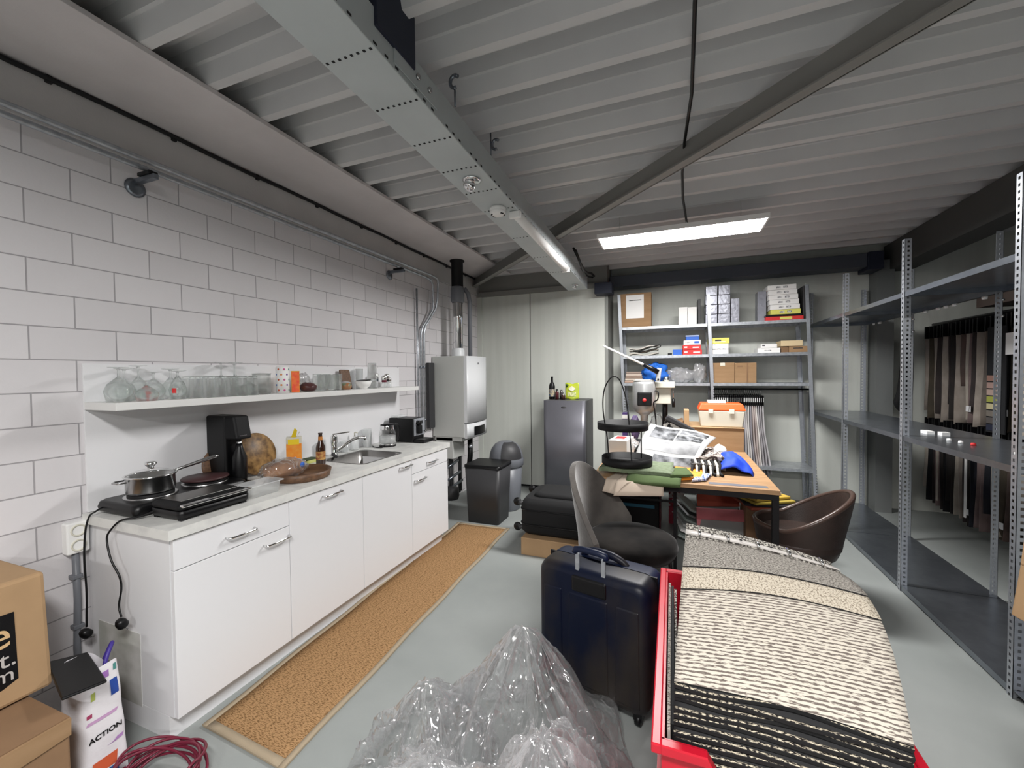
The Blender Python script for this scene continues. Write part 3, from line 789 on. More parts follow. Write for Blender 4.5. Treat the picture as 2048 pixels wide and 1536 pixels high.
# soda maker
t = thing('soda_maker', 'tall black soda water maker standing on the worktop', 'soda maker', (.15, 1.59, Z0))
bx('base', 'black', (.03, 1.535, Z0), (.275, 1.645, Z0 + .02), t, bevel=.006)
bx('column', 'black', (.03, 1.54, Z0 + .018), (.185, 1.64, Z0 + .388), t, bevel=.012, seg=3)
b = MB(); b.hexa([(.175, 1.538, Z0 + .26), (.272, 1.545, Z0 + .26), (.272, 1.635, Z0 + .26), (.175, 1.642, Z0 + .26)], [(.175, 1.538, Z0 + .388), (.245, 1.545, Z0 + .388), (.245, 1.635, Z0 + .388), (.175, 1.642, Z0 + .388)]); b.build('head', 'blackmatt', t, bevel=.014, seg=3)
MB().lathe([(.012, .0), (.014, .05), (0, .05)], (.225, 1.59, Z0 + .215), 12).build('nozzle', 'steel', t)
MB().lathe([(0, 0), (.032, 0), (.036, .03), (.036, .14), (.018, .19), (.014, .215), (0, .215)], (.225, 1.59, Z0 + .021), 20).build('bottle', 'black', t)
bx('badge', 'steel', (.272, 1.56, Z0 + .28), (.2728, 1.60, Z0 + .284), t)
# round boards leaning behind
def disc_lean(name, m, c, r, th, tilt, yaw, label, cat):
    mb = MB(); mb.X = Matrix.Translation(c) @ Matrix.Rotation(yaw, 4, 'Z') @ Matrix.Rotation(tilt, 4, 'Y')
    mb.lathe([(0, 0), (r - .004, 0), (r, .004), (r, th - .004), (r - .004, th), (0, th)], (0, 0, 0), 48, axis='x')
    o = mb.build(name, m); tag(o, label, cat); return o
disc_lean('round_board', 'olivewood', (.075, 1.80, Z0 + .128), .128, .016, -.22, .0, 'round striped wooden board leaning on the splashback behind the soda maker', 'board')
disc_lean('dark_round_board', 'walnut', (.048, 1.60, Z0 + .10), .10, .014, -.18, 0, 'darker brown round board leaning on the splashback at the left of the soda maker', 'board')
# clear container
t = thing('plastic_container', 'empty clear rectangular plastic food container near the worktop edge', 'container', (.47, 1.5, Z0))
b = MB(); loft(b, [rr(.415, .545, 1.415, 1.605, .02, Z0 + .062), rr(.425, .535, 1.425, 1.595, .02, Z0 + .060), rr(.432, .528, 1.432, 1.588, .02, Z0 + .002)]); b.build('tub', 'glassw', t)
b = MB(); loft(b, [rr(.415, .545, 1.415, 1.605, .02, Z0 + .0635), rr(.412, .548, 1.412, 1.608, .02, Z0 + .060)], cap=False); b.build('rim', 'glassw', t)
# round tray and bread
t = thing('round_tray', 'round wooden tray with raised rim on the worktop', 'tray', (.40, 1.84, Z0))
MB().lathe([(0, 0), (.15, 0), (.158, .006), (.168, .045), (.160, .046), (.15, .014), (0, .012)], (.395, 1.84, Z0), 48).build('tray_body', 'walnut', t)
def blob(c, r, amp=.12, f=2.0, seed=0, n=24, flat=.0, X=None):
    """closed lumpy body"""
    mb = MB(); 
    if X is not None: mb.X = X
    def fn(u, v):
        a = 2 * PI * u; e = PI * (v - .5); d = Vector((math.cos(a) * math.cos(e), math.sin(a) * math.cos(e), math.sin(e)))
        k = 1 + amp * mnoise.noise(d * f + Vector((seed, seed * 1.7, 0)))
        p = Vector((d.x * r[0] * k, d.y * r[1] * k, d.z * r[2] * k))
        if flat: p.z = max(p.z, -r[2] * flat)
        return Vector(c) + p
    mb.grid(fn, n, n // 2); return mb
t = thing('bread_loaf', 'brown bread loaf in a clear bag lying on the round wooden tray', 'bread', (.33, 1.74, Z0 + .014))
blob((.34, 1.77, Z0 + .058), (.072, .125, .052), .1, 2, 3, flat=.8).build('loaf', mat('bread_crust', '8a5c3c', .7, var='a97c56', vscale=12), t)
blob((.34, 1.77, Z0 + .062), (.085, .142, .062), .22, 4, 5, n=36, flat=.76).build('clear_bag', 'film', t)
MB().lathe([(0, 0), (.016, 0), (.016, .001), (0, .001)], (.418, 1.83, Z0 + .08), 16, axis='x').build('blue_sticker', 'bluebox', t)
# juice carton
t = thing('orange_carton', 'orange and yellow carton with a torn open top against the splashback', 'carton', (.10, 2.02, Z0))
X = rz(.12, 2.03, -.75)
X = rz(.14, 2.02, -.75)
bx('carton_body', 'offwhite', (-.03, -.045, Z0), (.045, .045, Z0 + .205), t, X=X, bevel=.002)
M['orangeprint'] = mat('orange_print', 'f28c1e', .5, var='f0a03c', vscale=30)
bx('orange_face', 'orangeprint', (.0452, -.044, Z0 + .002), (.0462, .044, Z0 + .165), t, X=X)
bx('pink_patch', mat('pink_print', 'e8876a', .5), (.0463, -.034, Z0 + .01), (.0466, .03, Z0 + .06), t, X=X)
bx('yellow_patch', mat('yellow_solid', 'f3d21c', .5), (.0463, -.034, Z0 + .16), (.0467, .030, Z0 + .195), t, X=X)
b = MB(); b.X = X; b.prism([(-.03, .012, Z0 + .195), (.04, .012, Z0 + .195), (.035, .03, Z0 + .24), (-.02, .036, Z0 + .232)], (0, .001, 0)); b.build('torn_flap', 'offwhite', t)
b = MB(); b.X = X; b.prism([(.02, -.02, Z0 + .195), (.02, .012, Z0 + .195), (.03, .02, Z0 + .25), (.032, .005, Z0 + .265)], (.001, 0, 0)); b.build('yellow_flap', mat('yellow_flap', 'e5c81f', .5), t)
# beer bottle
t = thing('beer_bottle', 'brown glass beer bottle with label in front of the splashback near the sink', 'bottle', (.22, 2.16, Z0))
MB().lathe([(0, 0), (.028, 0), (.03, .004), (.03, .11), (.028, .125), (.016, .155), (.0125, .18), (.012, .205), (.014, .207), (.014, .215), (0, .215)], (.22, 2.16, Z0), 28).build('bottle_glass', 'amber', t)
MB().lathe([(.0304, .035), (.0306, .09)], (.22, 2.16, Z0), 28).build('body_label', mat('gold_label', 'c9a25e', .5, var='8a3c20', vscale=45), t)
MB().lathe([(.0148, .165), (.0134, .19)], (.22, 2.16, Z0), 20).build('neck_label', mat('neck_label', 'b8752e', .5), t)
# sponge
t = thing('sponge', 'yellow green sponge lying behind the beer bottle', 'sponge', (.10, 2.16, Z0))
bx('foam', mat('sponge_foam', 'c7c878', .95, bump=.5, bscale=200), (.06, 2.12, Z0), (.13, 2.23, Z0 + .022), t, bevel=.004)
bx('scouring_pad', mat('scour_green', '3e4a30', .95), (.06, 2.12, Z0 + .0221), (.13, 2.23, Z0 + .029), t, bevel=.002)
# glasses by the tap
def drinking_glass(name, c, r, h, label, cat='glass', group=None, taper=.85, wall=.003, up=True, m='solidglass'):
    P = [(0, .004), (r * taper * .97, .004), (r * taper, .0), (r * taper * 1.0, .004), (r, h), (r - wall, h), (r * taper - wall, .012), (0, .010)]
    if not up: P = [(a, h - z) for a, z in P]
    o = MB().lathe(P, (0, 0, 0), 24).build(name, m, local=True); o.location = c
    return tag(o, label, cat, group)
drinking_glass('drinking_glass', (.045, 2.335, Z0), .032, .11, 'clear drinking glass against the splashback at the left of the tap', m='glassw')
drinking_glass('drinking_glass', (.05, 2.57, Z0), .035, .085, 'low frosted glass against the splashback behind the tap spout', m='glassw')
drinking_glass('glass_tumbler', (.06, 2.81, Z0), .04, .15, 'clear ribbed tall beaker against the splashback beside the kettle', m='glassw', cat='beaker')
t = thing('soap_bottle', 'clear pump soap bottle behind the tap spout', 'bottle', (.055, 2.67, Z0))
MB().lathe([(0, 0), (.03, 0), (.033, .01), (.033, .07), (.025, .09), (.012, .1), (.012, .11)], (.055, 2.67, Z0), 20).build('bottle_body', 'glassw', t)
MB().tube([(.055, 2.67, Z0 + .108), (.055, 2.67, Z0 + .14), (.065, 2.67, Z0 + .143), (.085, 2.67, Z0 + .138)], .005, 8).build('pump', 'offwhite', t)
# kettle
t = thing('glass_kettle', 'glass electric kettle with steel collar beside the coffee machine', 'kettle', (.20, 2.90, Z0))
MB().lathe([(0, 0), (.068, 0), (.07, .006), (.066, .014), (0, .015)], (.20, 2.90, Z0), 32).build('power_base', 'black', t)
MB().lathe([(.066, .018), (.072, .03), (.07, .11), (.06, .145), (.057, .145), (.066, .11), (.068, .03), (.0, .028)], (.20, 2.90, Z0), 36).build('glass_jug', 'glass', t)
MB().lathe([(0, .03), (.0655, .03), (.0655, .09), (0, .09)], (.20, 2.90, Z0), 32).build('water', 'glassw', t)
MB().lathe([(.064, .014), (.068, .018), (.068, .026), (0, .027)], (.20, 2.90, Z0), 36).build('steel_base', 'chrome', t)
MB().lathe([(.062, .143), (.061, .17), (.058, .18)], (.20, 2.90, Z0), 36).build('steel_collar', 'chrome', t)
MB().lathe([(.06, .178), (.055, .186), (0, .19)], (.20, 2.90, Z0), 36).build('lid', 'black', t)
MB().tube(spline([(.225, 2.955, Z0 + .178), (.24, 2.99, Z0 + .17), (.243, 2.998, Z0 + .12), (.24, 2.985, Z0 + .05), (.225, 2.965, Z0 + .035)], 5), .009, 10).build('handle', 'black', t)
tag(MB().tube(spline([(.205, 2.835, Z0 + .006), (.22, 2.80, Z0 + .006), (.19, 2.78, Z0 + .006), (.14, 2.80, Z0 + .006), (.10, 2.83, Z0 + .006)], 5), .004, 8).build('kettle_cord', 'black'), 'short black cord beside the kettle base', 'cable')
# coffee machine
M['machsilver'] = mat('silver_plastic', '9fa2a8', .35, .2)
t = thing('coffee_machine', 'black and silver espresso machine at the far end of the worktop', 'coffee machine', (.25, 3.180, Z0))
bx('body', 'black', (.06, 3.100, Z0 + .005), (.32, 3.270, Z0 + .215), t, bevel=.008)
bx('front_panel', 'machsilver', (.3205, 3.105, Z0 + .06), (.333, 3.265, Z0 + .212), t, bevel=.003)
bx('drip_tray', 'black', (.32, 3.105, Z0 + .002), (.425, 3.265, Z0 + .03), t, bevel=.004)
bx('drip_grid', 'sinksteel', (.335, 3.115, Z0 + .0305), (.418, 3.255, Z0 + .0325), t)
MB().lathe([(0, 0), (.022, 0), (.022, .03), (.017, .034), (0, .034)], (.333, 3.145, Z0 + .175), 20, axis='x').build('control_knob', 'black', t)
bx('spout_block', 'black', (.333, 3.125, Z0 + .08), (.37, 3.170, Z0 + .155), t, bevel=.005)
bx('steam_lever', 'chrome', (.334, 3.210, Z0 + .09), (.375, 3.225, Z0 + .10), t, bevel=.002)
bx('display', 'gapdark', (.334, 3.200, Z0 + .16), (.336, 3.225, Z0 + .19), t)
bx('water_tank', 'glassw', (.075, 3.115, Z0 + .216), (.15, 3.250, Z0 + .235), t, bevel=.004)

# ------------------------------------------------------------ things on the wall shelf
ZS = 1.367
ORD = ['first', 'second', 'third', 'fourth', 'fifth', 'sixth', 'seventh', 'eighth', 'ninth', 'tenth'] + [str(k) + {1: 'st', 2: 'nd', 3: 'rd'}.get(k % 10 if k > 20 else 0, 'th') for k in range(11, 60)]
def goblet(c, R, H, stemh, foot, label, grp, logo=False, up=False):
    t = thing('stemmed_glass', label, 'glass', c, group=grp)
    bh = H - stemh
    P = [(0, 0), (foot, 0), (foot, .002), (.008, .006), (.004, .015), (.004, stemh - .008), (.012, stemh), (R * .75, stemh + bh * .25), (R, stemh + bh * .55), (R * .82, H), (R * .80, H), (R * .97, stemh + bh * .55), (R * .7, stemh + bh * .27), (0, stemh + .006)]
    if not up: P = [(a, H - z) for a, z in P]
    MB().lathe(P, (0, 0, 0), 28).build('glass_body', 'solidglass', t, local=True)
    if logo:
        z = H * .3
        MB().lathe([(R * .985, z - .012), (R * 1.0, z), (R * 1.0, z + .012)], (0, 0, 0), 6, ang=.5, a0=-1.2).build('red_print', 'redbox', t, local=True)
    return t
gl = [((.15, 1.10, ZS), .052, .155, .05, .036, 0), ((.09, 1.15, ZS), .045, .15, .055, .036, 0), ((.20, 1.18, ZS), .045, .095, .03, .038, 0), ((.12, 1.25, ZS), .046, .135, .04, .036, 1), ((.07, 1.215, ZS), .04, .165, .06, .034, 0), ((.18, 1.32, ZS), .036, .14, .035, .036, 1), ((.09, 1.34, ZS), .04, .15, .05, .036, 0),
      ((.08, 1.60, ZS), .04, .19, .08, .038, 0), ((.13, 1.64, ZS), .04, .185, .08, .038, 0), ((.07, 1.69, ZS), .04, .19, .08, .038, 0), ((.17, 1.69, ZS), .045, .11, .03, .04, 0)]
labs = ['large round stemmed glass upside down at the near end of the shelf', 'stemmed glass upside down behind the nearest big goblet', 'low wide goblet upside down at the front edge, near end of shelf', 'upside-down goblet with a dark red print, second from the near end', 'stemmed glass upside down against the wall, third along', 'small upside-down beer goblet with a bright red print', 'stemmed glass upside down behind the red-printed beer goblet', 'tall wine glass upside down, nearest of the three tall ones mid-shelf', 'tall wine glass upside down, middle of the three tall ones mid-shelf', 'tall wine glass upside down, farthest of the three tall ones mid-shelf', 'low wide dessert glass upside down in front of the tall wine glasses']
for a, l in zip(gl, labs): goblet(a[0], a[1], a[2], a[3], a[4], l, 'stemmed glasses upside down on the shelf', bool(a[5]))
k = 0
base = None
for row, x in enumerate((.19, .115)):
    for i in range(6):
        y = 1.395 + i * .062 + row * .01
        if row == 1 and i == 5: continue
        if base is None: base = drinking_glass('tumbler', (x, y, ZS), .028, .11, '', up=False)
        o = base if k == 0 else base.copy()
        if k: C.objects.link(o)
        o.location = (x, y, ZS)
        tag(o, 'straight tumbler upside down, %s from the near end in the %s row' % (ORD[i], 'front' if row == 0 else 'back'), 'glass', 'straight tumblers upside down on the shelf')
        k += 1
t = thing('glass_jug', 'wide straight glass jug standing before the polka dot roll on the shelf', 'jug', (.13, 1.80, ZS))
MB().lathe([(0, 0), (.045, 0), (.05, .01), (.048, .11), (.052, .125), (.049, .125), (.045, .11), (.046, .012), (0, .008)], (.14, 1.80, ZS), 32).build('jug_body', 'solidglass', t)
MB().tube(spline([(.145, 1.752, ZS + .10), (.15, 1.72, ZS + .09), (.15, 1.715, ZS + .06), (.145, 1.752, ZS + .03)], 6), .005, 8).build('handle', 'glass', t)
t = thing('polka_dot_roll', 'white kitchen roll tube printed with coloured dots on the shelf', 'roll', (.13, 1.94, ZS))
cx, cy = .14, 1.945
MB().lathe([(0, 0), (.038, 0), (.038, .165), (.03, .168), (.012, .166), (0, .166)], (cx, cy, ZS), 32).build('roll_body', 'paper', t)
cols = ['c0568a', 'd98a4a', '3f8f7f', '7a4a9a', 'c05a3a', '4a6ab0']
for r in range(5):
    for q in range(7):
        a = -PI + q * 2 * PI / 7 + (r % 2) * .45; z = .018 + r * .033
        mb = MB(); mb.X = Matrix.Translation((cx, cy, ZS + z)) @ Matrix.Rotation(a, 4, 'Z')
        mb.lathe([(0, .0385), (.0065, .0380)], (0, 0, 0), 10, axis='x')
        mb.build('printed_dot', mat('dot_%d' % (r * 7 + q), cols[(r * 3 + q * 2) % 6], .6), t)
t = thing('orange_box', 'slim orange and yellow carton standing beside the polka dot roll', 'box', (.12, 2.03, ZS))
X = rz(.14, 2.035, -.7)
bx('carton_side', mat('yellow_side', 'd9a21c', .5), (-.035, -.02, ZS), (.035, .028, ZS + .14), t, X=X, bevel=.001)
bx('orange_front', mat('orange_front', 'ee7a2c', .5, var='e8442a', vscale=40), (.0352, -.018, ZS + .004), (.036, .026, ZS + .136), t, X=X)
tag(blob((.13, 2.15, ZS + .03), (.05, .055, .032), .25, 3, 2, flat=.9).build('dried_fruit_bag', mat('dark_fruit', '4d2c2c', .4)), 'small bag of dark red dried fruit beside the orange carton', 'bag')
tag(blob((.10, 2.14, ZS + .075), (.03, .05, .05), .3, 4, 9, flat=.9).build('crumpled_bag', 'film2'), 'crumpled clear plastic bag standing behind the dried fruit', 'bag')
for i, (x, y, r, h, l) in enumerate([(.17, 2.235, .033, .115, 'clear glass beaker nearest the dried fruit, front row'), (.10, 2.26, .034, .12, 'clear glass beaker against the wall behind the front beakers'), (.175, 2.315, .035, .115, 'clear ribbed glass beaker in the middle of the beaker group'), (.10, 2.345, .034, .118, 'clear glass beaker with dark base against the wall'), (.16, 2.39, .032, .12, 'clear tapered glass beaker farthest along the beaker group')]):
    drinking_glass('glass_beaker', (x, y, ZS), r, h, l, up=(i % 2 == 0), group='glass beakers in the middle of the shelf')
t = thing('patterned_jar', 'small green and orange patterned glass bowl on the shelf', 'jar', (.14, 2.48, ZS))
MB().lathe([(0, 0), (.03, 0), (.042, .015), (.045, .03), (.036, .05), (.034, .05), (.042, .03), (0, .006)], (.15, 2.48, ZS), 24).build('jar_body', mat('patterned_glass', '6b8a72', .15, var='a86a42', vscale=40), t)
MB().lathe([(.036, .05), (.036, .056), (.012, .064), (0, .066)], (.15, 2.48, ZS), 24).build('jar_lid', 'glassw', t)
t = thing('cutting_board', 'small brown wooden chopping board leaning on the wall above the shelf', 'board', (.05, 2.58, ZS))
mb = MB(); mb.X = Matrix.Translation((.07, 2.585, ZS)) @ Matrix.Rotation(-.2, 4, 'Y'); mb.box((-.009, -.05, 0), (.009, .05, .155)); mb.build('board_body', 'walnut', t, bevel=.006, seg=3)
t = thing('porcelain_bowl', 'white porcelain bowl with black plate inside, tilted slightly', 'bowl', (.17, 2.64, ZS))
MB().lathe([(0, .0), (.028, 0), (.03, .006), (.052, .025), (.064, .06), (.062, .061), (.05, .028), (0, .012)], (.17, 2.65, ZS), 36).build('bowl_body', 'paper', t)
mb = MB(); mb.X = Matrix.Translation((.17, 2.655, ZS + .061)) @ Matrix.Rotation(.12, 4, 'X'); mb.lathe([(0, 0), (.055, .004), (.056, .008), (0, .006)], (0, 0, 0), 28); mb.build('dark_dish', 'black', t)
drinking_glass('drinking_glass', (.07, 2.72, ZS), .03, .16, 'slim tall frosted glass behind the white bowl', m='glassw')
drinking_glass('drinking_glass', (.15, 2.78, ZS), .04, .075, 'squat glass under the upturned tall glass', up=False)
drinking_glass('tall_glass', (.15, 2.78, ZS + .076), .04, .13, 'tall wide glass stacked on the squat glass', up=False)
for i, (x, y, h, col, l) in enumerate([(.15, 2.93, .075, '6b2036', 'glass pepper mill with a dark red collar'), (.13, 2.99, .085, '1a1a1c', 'taller glass salt mill with a black collar'), (.09, 2.90, .09, '5d6a72', 'blue grey capped spice jar against the wall'), (.10, 3.06, .06, 'c9c9c9', 'small clear shaker farthest along the shelf')]):
    t = thing('spice_mill', l + ' near the far end of the shelf', 'spice mill', (x, y, ZS), group='spice mills on the shelf')
    MB().lathe([(0, 0), (.022, 0), (.022, h * .5), (.018, h * .6)], (x, y, ZS), 20).build('glass_jar', 'glassw', t)
    MB().lathe([(.019, h * .6), (.021, h * .62), (.02, h * .85)], (x, y, ZS), 20).build('collar', mat('collar_%d' % i, col, .4), t)
    MB().lathe([(.02, h * .85), (.022, h * .9), (.02, h * 1.3), (.012, h * 1.4), (0, h * 1.4)], (x, y, ZS), 20).build('cap', 'chrome', t)

# ------------------------------------------------------------ boiler corner
t = thing('boiler', 'white wall-hung boiler with display strip beyond the worktop end', 'boiler', (.22, 4.17, .76))
bx('boiler_case', 'boilerside', (.012, 3.92, .80), (.395, 4.42, 1.67), t, bevel=.006)
b = MB(); n = 12
ft = lambda z: [(.395, 3.92, z)] + [(.43 + .035 * math.sin(PI * i / n), 3.922 + .496 * i / n, z) for i in range(n + 1)] + [(.395, 4.42, z)]
lo = [b._v(p) for p in ft(.955)]; hi = [b._v(p) for p in ft(1.668)]
for i in range(len(lo) - 1): b._f([lo[i], lo[i + 1], hi[i + 1], hi[i]], 1 <= i < n + 1)
b._f(lo[::-1]); b._f(hi); b._f([lo[-1], lo[0], hi[0], hi[-1]])
b.build('front_cover', 'boiler', t)
b = MB(); ft2 = lambda z: [(.395, 3.925, z)] + [(.425 + .033 * math.sin(PI * i / n), 3.925 + .49 * i / n, z) for i in range(n + 1)] + [(.395, 4.415, z)]
lo = [b._v(p) for p in ft2(.79)]; hi = [b._v(p) for p in ft2(.945)]
for i in range(len(lo) - 1): b._f([lo[i], lo[i + 1], hi[i + 1], hi[i]], 1 <= i < n + 1)
b._f(lo[::-1]); b._f(hi); b._f([lo[-1], lo[0], hi[0], hi[-1]])
b.build('lower_panel', 'boiler', t)
b = MB(); ft3 = lambda z: [(.425 + .037 * math.sin(PI * (i + 3) / n), 3.925 + .49 * (i + 3) / n, z) for i in range(8)]
lo = [b._v(p) for p in ft3(.81)]; hi = [b._v(p) for p in ft3(.905)]
for i in range(7): b._f([lo[i], lo[i + 1], hi[i + 1], hi[i]])
b.build('display_strip', 'black', t)
bx('lower_housing', 'boilerside', (.04, 3.93, .56), (.25, 4.2, .795), t, bevel=.006)
bx('underside_tray', 'boilerside', (.03, 3.93, .755), (.36, 4.40, .80), t, bevel=.004)
bx('print_mark', 'greyplastic', (.4645, 4.12, 1.58), (.4655, 4.15, 1.60), t)
t = thing('flue_pipe', 'shiny steel flue pipe with grey socket and black top above the boiler', 'pipe', (.21, 4.15, 1.67))
fx, fy = .21, 4.15
MB().lathe([(.072, 1.672), (.072, 1.74), (.066, 1.75), (.066, 1.765)], (fx, fy, 0), 28).build('white_collar', 'boiler', t)
MB().lathe([(.056, 1.76), (.056, 2.10), (.059, 2.105), (.059, 2.125), (.056, 2.13), (.056, 2.32)], (fx, fy, 0), 28).build('steel_section', 'chrome', t)
MB().lathe([(.06, 2.27), (.075, 2.29), (.075, 2.42), (.07, 2.45), (.066, 2.45)], (fx, fy, 0), 28).build('grey_socket', 'greyplastic', t)
MB().lathe([(.066, 2.43), (.066, 2.72), (.082, 2.73), (.082, 2.742)], (fx, fy, 0), 28).build('black_section', 'blackmatt', t)
MB().tube([(fx + .10, fy + .1, 1.67), (fx + .10, fy + .1, 2.30), (fx + .09, fy + .09, 2.38), (fx + .06, fy + .05, 2.44)], .024, 12).build('side_branch', 'greyplastic', t)
t = thing('boiler_pipework', 'tangle of dark pipes and valves on the wall under the boiler', 'pipes', (.1, 4.1, .1))
for i, (y, z0, z1) in enumerate(((3.99, .08, .56), (4.06, .1, .56), (4.13, .12, .6), (4.27, .1, .76), (4.34, .1, .76))):
    MB().tube([(.12 + .02 * (i % 2), y, z0), (.12 + .02 * (i % 2), y, z1)], .014, 8).build('pipe', 'charcoal', t)
for z, y0, y1 in ((.45, 3.97, 4.2), (.31, 3.99, 4.25), (.2, 3.97, 4.3)): MB().tube([(.15, y0, z), (.16, y1, z + .04)], .016, 8).build('cross_pipe', 'galvdark', t)
MB().lathe([(0, 0), (.09, 0), (.1, .04), (.09, .12), (0, .14)], (.16, 4.02, .1), 20).build('expansion_vessel', 'charcoal', t)
MB().tube([(.3, 4.24, .76), (.3, 4.24, .55), (.28, 4.22, .3)], .03, 10).build('insulated_pipe', 'black', t)
MB().lathe([(0, 0), (.02, 0), (.02, .03), (0, .03)], (.31, 4.2, .66), 10, axis='x').build('valve', 'galv', t)
tag(bx('dark_wall_strip', 'charcoal', (.012, 3.80, .9), (.05, 3.905, 1.60), bevel=.005), 'narrow dark strip on the wall between the upright pipes and the boiler', 'panel')  # thin dark slab marking an unidentified dark area of the wall

# ------------------------------------------------------------ bins, fridge
t = thing('square_bin', 'dark charcoal square pedal bin at the end of the kitchen', 'bin', (.70, 3.83, 0))
b = MB(); loft(b, [rr(.54, .875, 3.685, 3.98, .03, 0), rr(.52, .90, 3.66, 4.00, .035, .55)]); b._f([b._v(p) for p in rr(.54, .875, 3.685, 3.98, .03, 0)][::-1]); b.build('bin_body', 'charcoal', t)
b = MB(); loft(b, [rr(.515, .905, 3.655, 4.005, .035, .55), rr(.515, .905, 3.655, 4.005, .035, .575), rr(.53, .89, 3.67, 3.99, .03, .582)]); b.build('lid', 'black', t)
t = thing('dome_bin', 'grey plastic bin with round push-flap dome lid behind the square bin', 'bin', (.75, 4.24, 0))
MB().lathe([(0, 0), (.14, 0), (.15, .01), (.175, .50), (0, .50)], (.75, 4.22, 0), 36).build('bin_body', 'greyplastic', t)
MB().lathe([(.178, .47), (.19, .48), (.192, .54), (.185, .56)], (.75, 4.22, 0), 36).build('lid_rim', 'greyplastic', t)
MB().lathe([(.185, .55), (.18, .60), (.16, .66), (.12, .71), (.07, .735), (0, .742)], (.75, 4.22, 0), 36).build('dome', 'greyplastic', t)
MB().lathe([(.187, .56), (.182, .61), (.162, .668), (.122, .716), (.08, .736)], (.75, 4.22, 0), 20, ang=1.4, a0=-1.5).build('push_flap', 'charcoal', t)
t = thing('fridge', 'tall grey single-door fridge standing against the pale back wall', 'fridge', (1.31, 4.83, 0))
bx('fridge_body', 'charcoal', (1.065, 4.64, .03), (1.555, 5.06, 1.165), t, bevel=.006)
b = MB(); n = 12
ft = lambda z: [(1.07, 4.64, z)] + [(1.07 + .48 * i / n, 4.60 - .018 * math.sin(PI * i / n), z) for i in range(n + 1)] + [(1.55, 4.64, z)]
lo = [b._v(p) for p in ft(.06)]; hi = [b._v(p) for p in ft(1.165)]
for i in range(len(lo) - 1): b._f([lo[i], lo[i + 1], hi[i + 1], hi[i]], 1 <= i < n + 1)
b._f(lo[::-1]); b._f(hi); b._f([lo[-1], lo[0], hi[0], hi[-1]]); b.build('door', 'fridge', t)
MB().lathe([(0, 0), (.03, 0), (.03, .002), (0, .002)], (1.31, 4.58, 1.09), 24, axis='y', sx=1, sy=.28).build('oval_badge', 'charcoal', t)
for x in (1.1, 1.52):
    for y in (4.68, 5.0): MB().lathe([(0, 0), (.02, 0), (.02, .03), (0, .03)], (x, y, 0), 10).build('foot', 'black', t)
zf = 1.165
t = thing('wine_bottle', 'dark wine bottle with cream label standing on the fridge', 'bottle', (1.085, 4.85, zf))
wx = 1.10
MB().lathe([(0, 0), (.034, 0), (.037, .005), (.037, .15), (.03, .18), (.015, .205), (.0135, .255), (.015, .256), (.015, .27), (0, .27)], (wx, 4.85, zf), 24).build('bottle_glass', 'black', t)
MB().lathe([(.0376, .03), (.0376, .12)], (wx, 4.85, zf), 24).build('label', mat('cream_label', 'c9b78a', .6, var='35507a', vscale=40), t)
for i, (x, y, r, h, col, l) in enumerate([(1.17, 4.82, .022, .12, '4a1a20', 'small dark red sauce bottle on the fridge beside the wine bottle'), (1.215, 4.86, .026, .11, '3a3436', 'dark jar with silver lid on the fridge, middle of the small jars'), (1.25, 4.80, .024, .07, '3c2420', 'short brown jar on the front edge of the fridge top')]):
    t = thing('small_jar', l, 'jar', (x, y, zf))
    MB().lathe([(0, 0), (r, 0), (r, h * .65), (r * .6, h * .8)], (x, y, zf), 18).build('jar_glass', mat('jar_%d' % i, col, .15), t)
    MB().lathe([(r * .65, h * .78), (r * .65, h), (0, h)], (x, y, zf), 18).build('lid', 'steel' if i else 'black', t)
t = thing('snack_pouch', 'yellow green snack pouch standing on the fridge', 'pouch', (1.35, 4.83, zf))
b = MB(); b.grid(lambda u, v: (1.27 + .165 * u, 4.83 - .03 * math.sin(PI * u) * (1 - v) - .004, zf + .19 * v + .008 * math.sin(u * 9)), 10, 8, thick=.012); b.build('pouch_body', mat('pouch_green', 'c6cf3a', .35, var='9fb23a', vscale=10), t)
b = MB(); b.grid(lambda u, v: (1.30 + .10 * u, 4.83 - .03 * math.sin(PI * (.18 + .6 * u)) * (1 - (.18 + .3 * v)) - .0065, zf + .035 + .05 * v), 6, 4); b.build('printed_food', mat('pouch_print', 'e8e2b0', .4, var='6f8f3a', vscale=60), t)
b = MB(); b.prism([(1.31, 4.808, zf + .125), (1.355, 4.805, zf + .16), (1.40, 4.808, zf + .125), (1.355, 4.802, zf + .095)], (0, -.001, 0)); b.build('printed_emblem', mat('emblem_cream', 'e9e6cf', .4), t)
MB().lathe([(0, 0), (.016, 0), (.016, .001), (0, .001)], (1.295, 4.806, zf + .165), 14, axis='y').build('printed_seal', mat('seal_green', '3d5a22', .4), t)

# ------------------------------------------------------------ rug
t = thing('sisal_runner', 'long brown sisal runner rug with beige border along the kitchen', 'rug', (.8, 2.4, 0))
qa = [Vector(p) for p in ((.60, 1.13, 0), (1.095, 1.10, 0), (1.01, 3.64, 0), (.47, 3.62, 0))]
def rp(u, v, z=.008):
    p = (qa[0] * (1 - u) + qa[1] * u) * (1 - v) + (qa[3] * (1 - u) + qa[2] * u) * v
    return (p.x + .004 * math.sin(v * 23 + u * 3), p.y, z)
b = MB(); b.grid(lambda u, v: rp(.05 + .9 * u, .012 + .976 * v), 8, 40, thick=.006); b.build('sisal_field', 'sisal', t)
b = MB()
for (u0, u1, v0, v1) in ((0, .055, 0, 1), (.945, 1, 0, 1)): b.grid(lambda u, v: rp(u0 + (u1 - u0) * u, v0 + (v1 - v0) * v, .010), 2, 40, thick=.008)
for (u0, u1, v0, v1) in ((0.055, .945, 0, .014), (.055, .945, .986, 1)): b.grid(lambda u, v: rp(u0 + (u1 - u0) * u, v0 + (v1 - v0) * v, .0099), 8, 2, thick=.0078)
b.build('border', 'sisalborder', t)

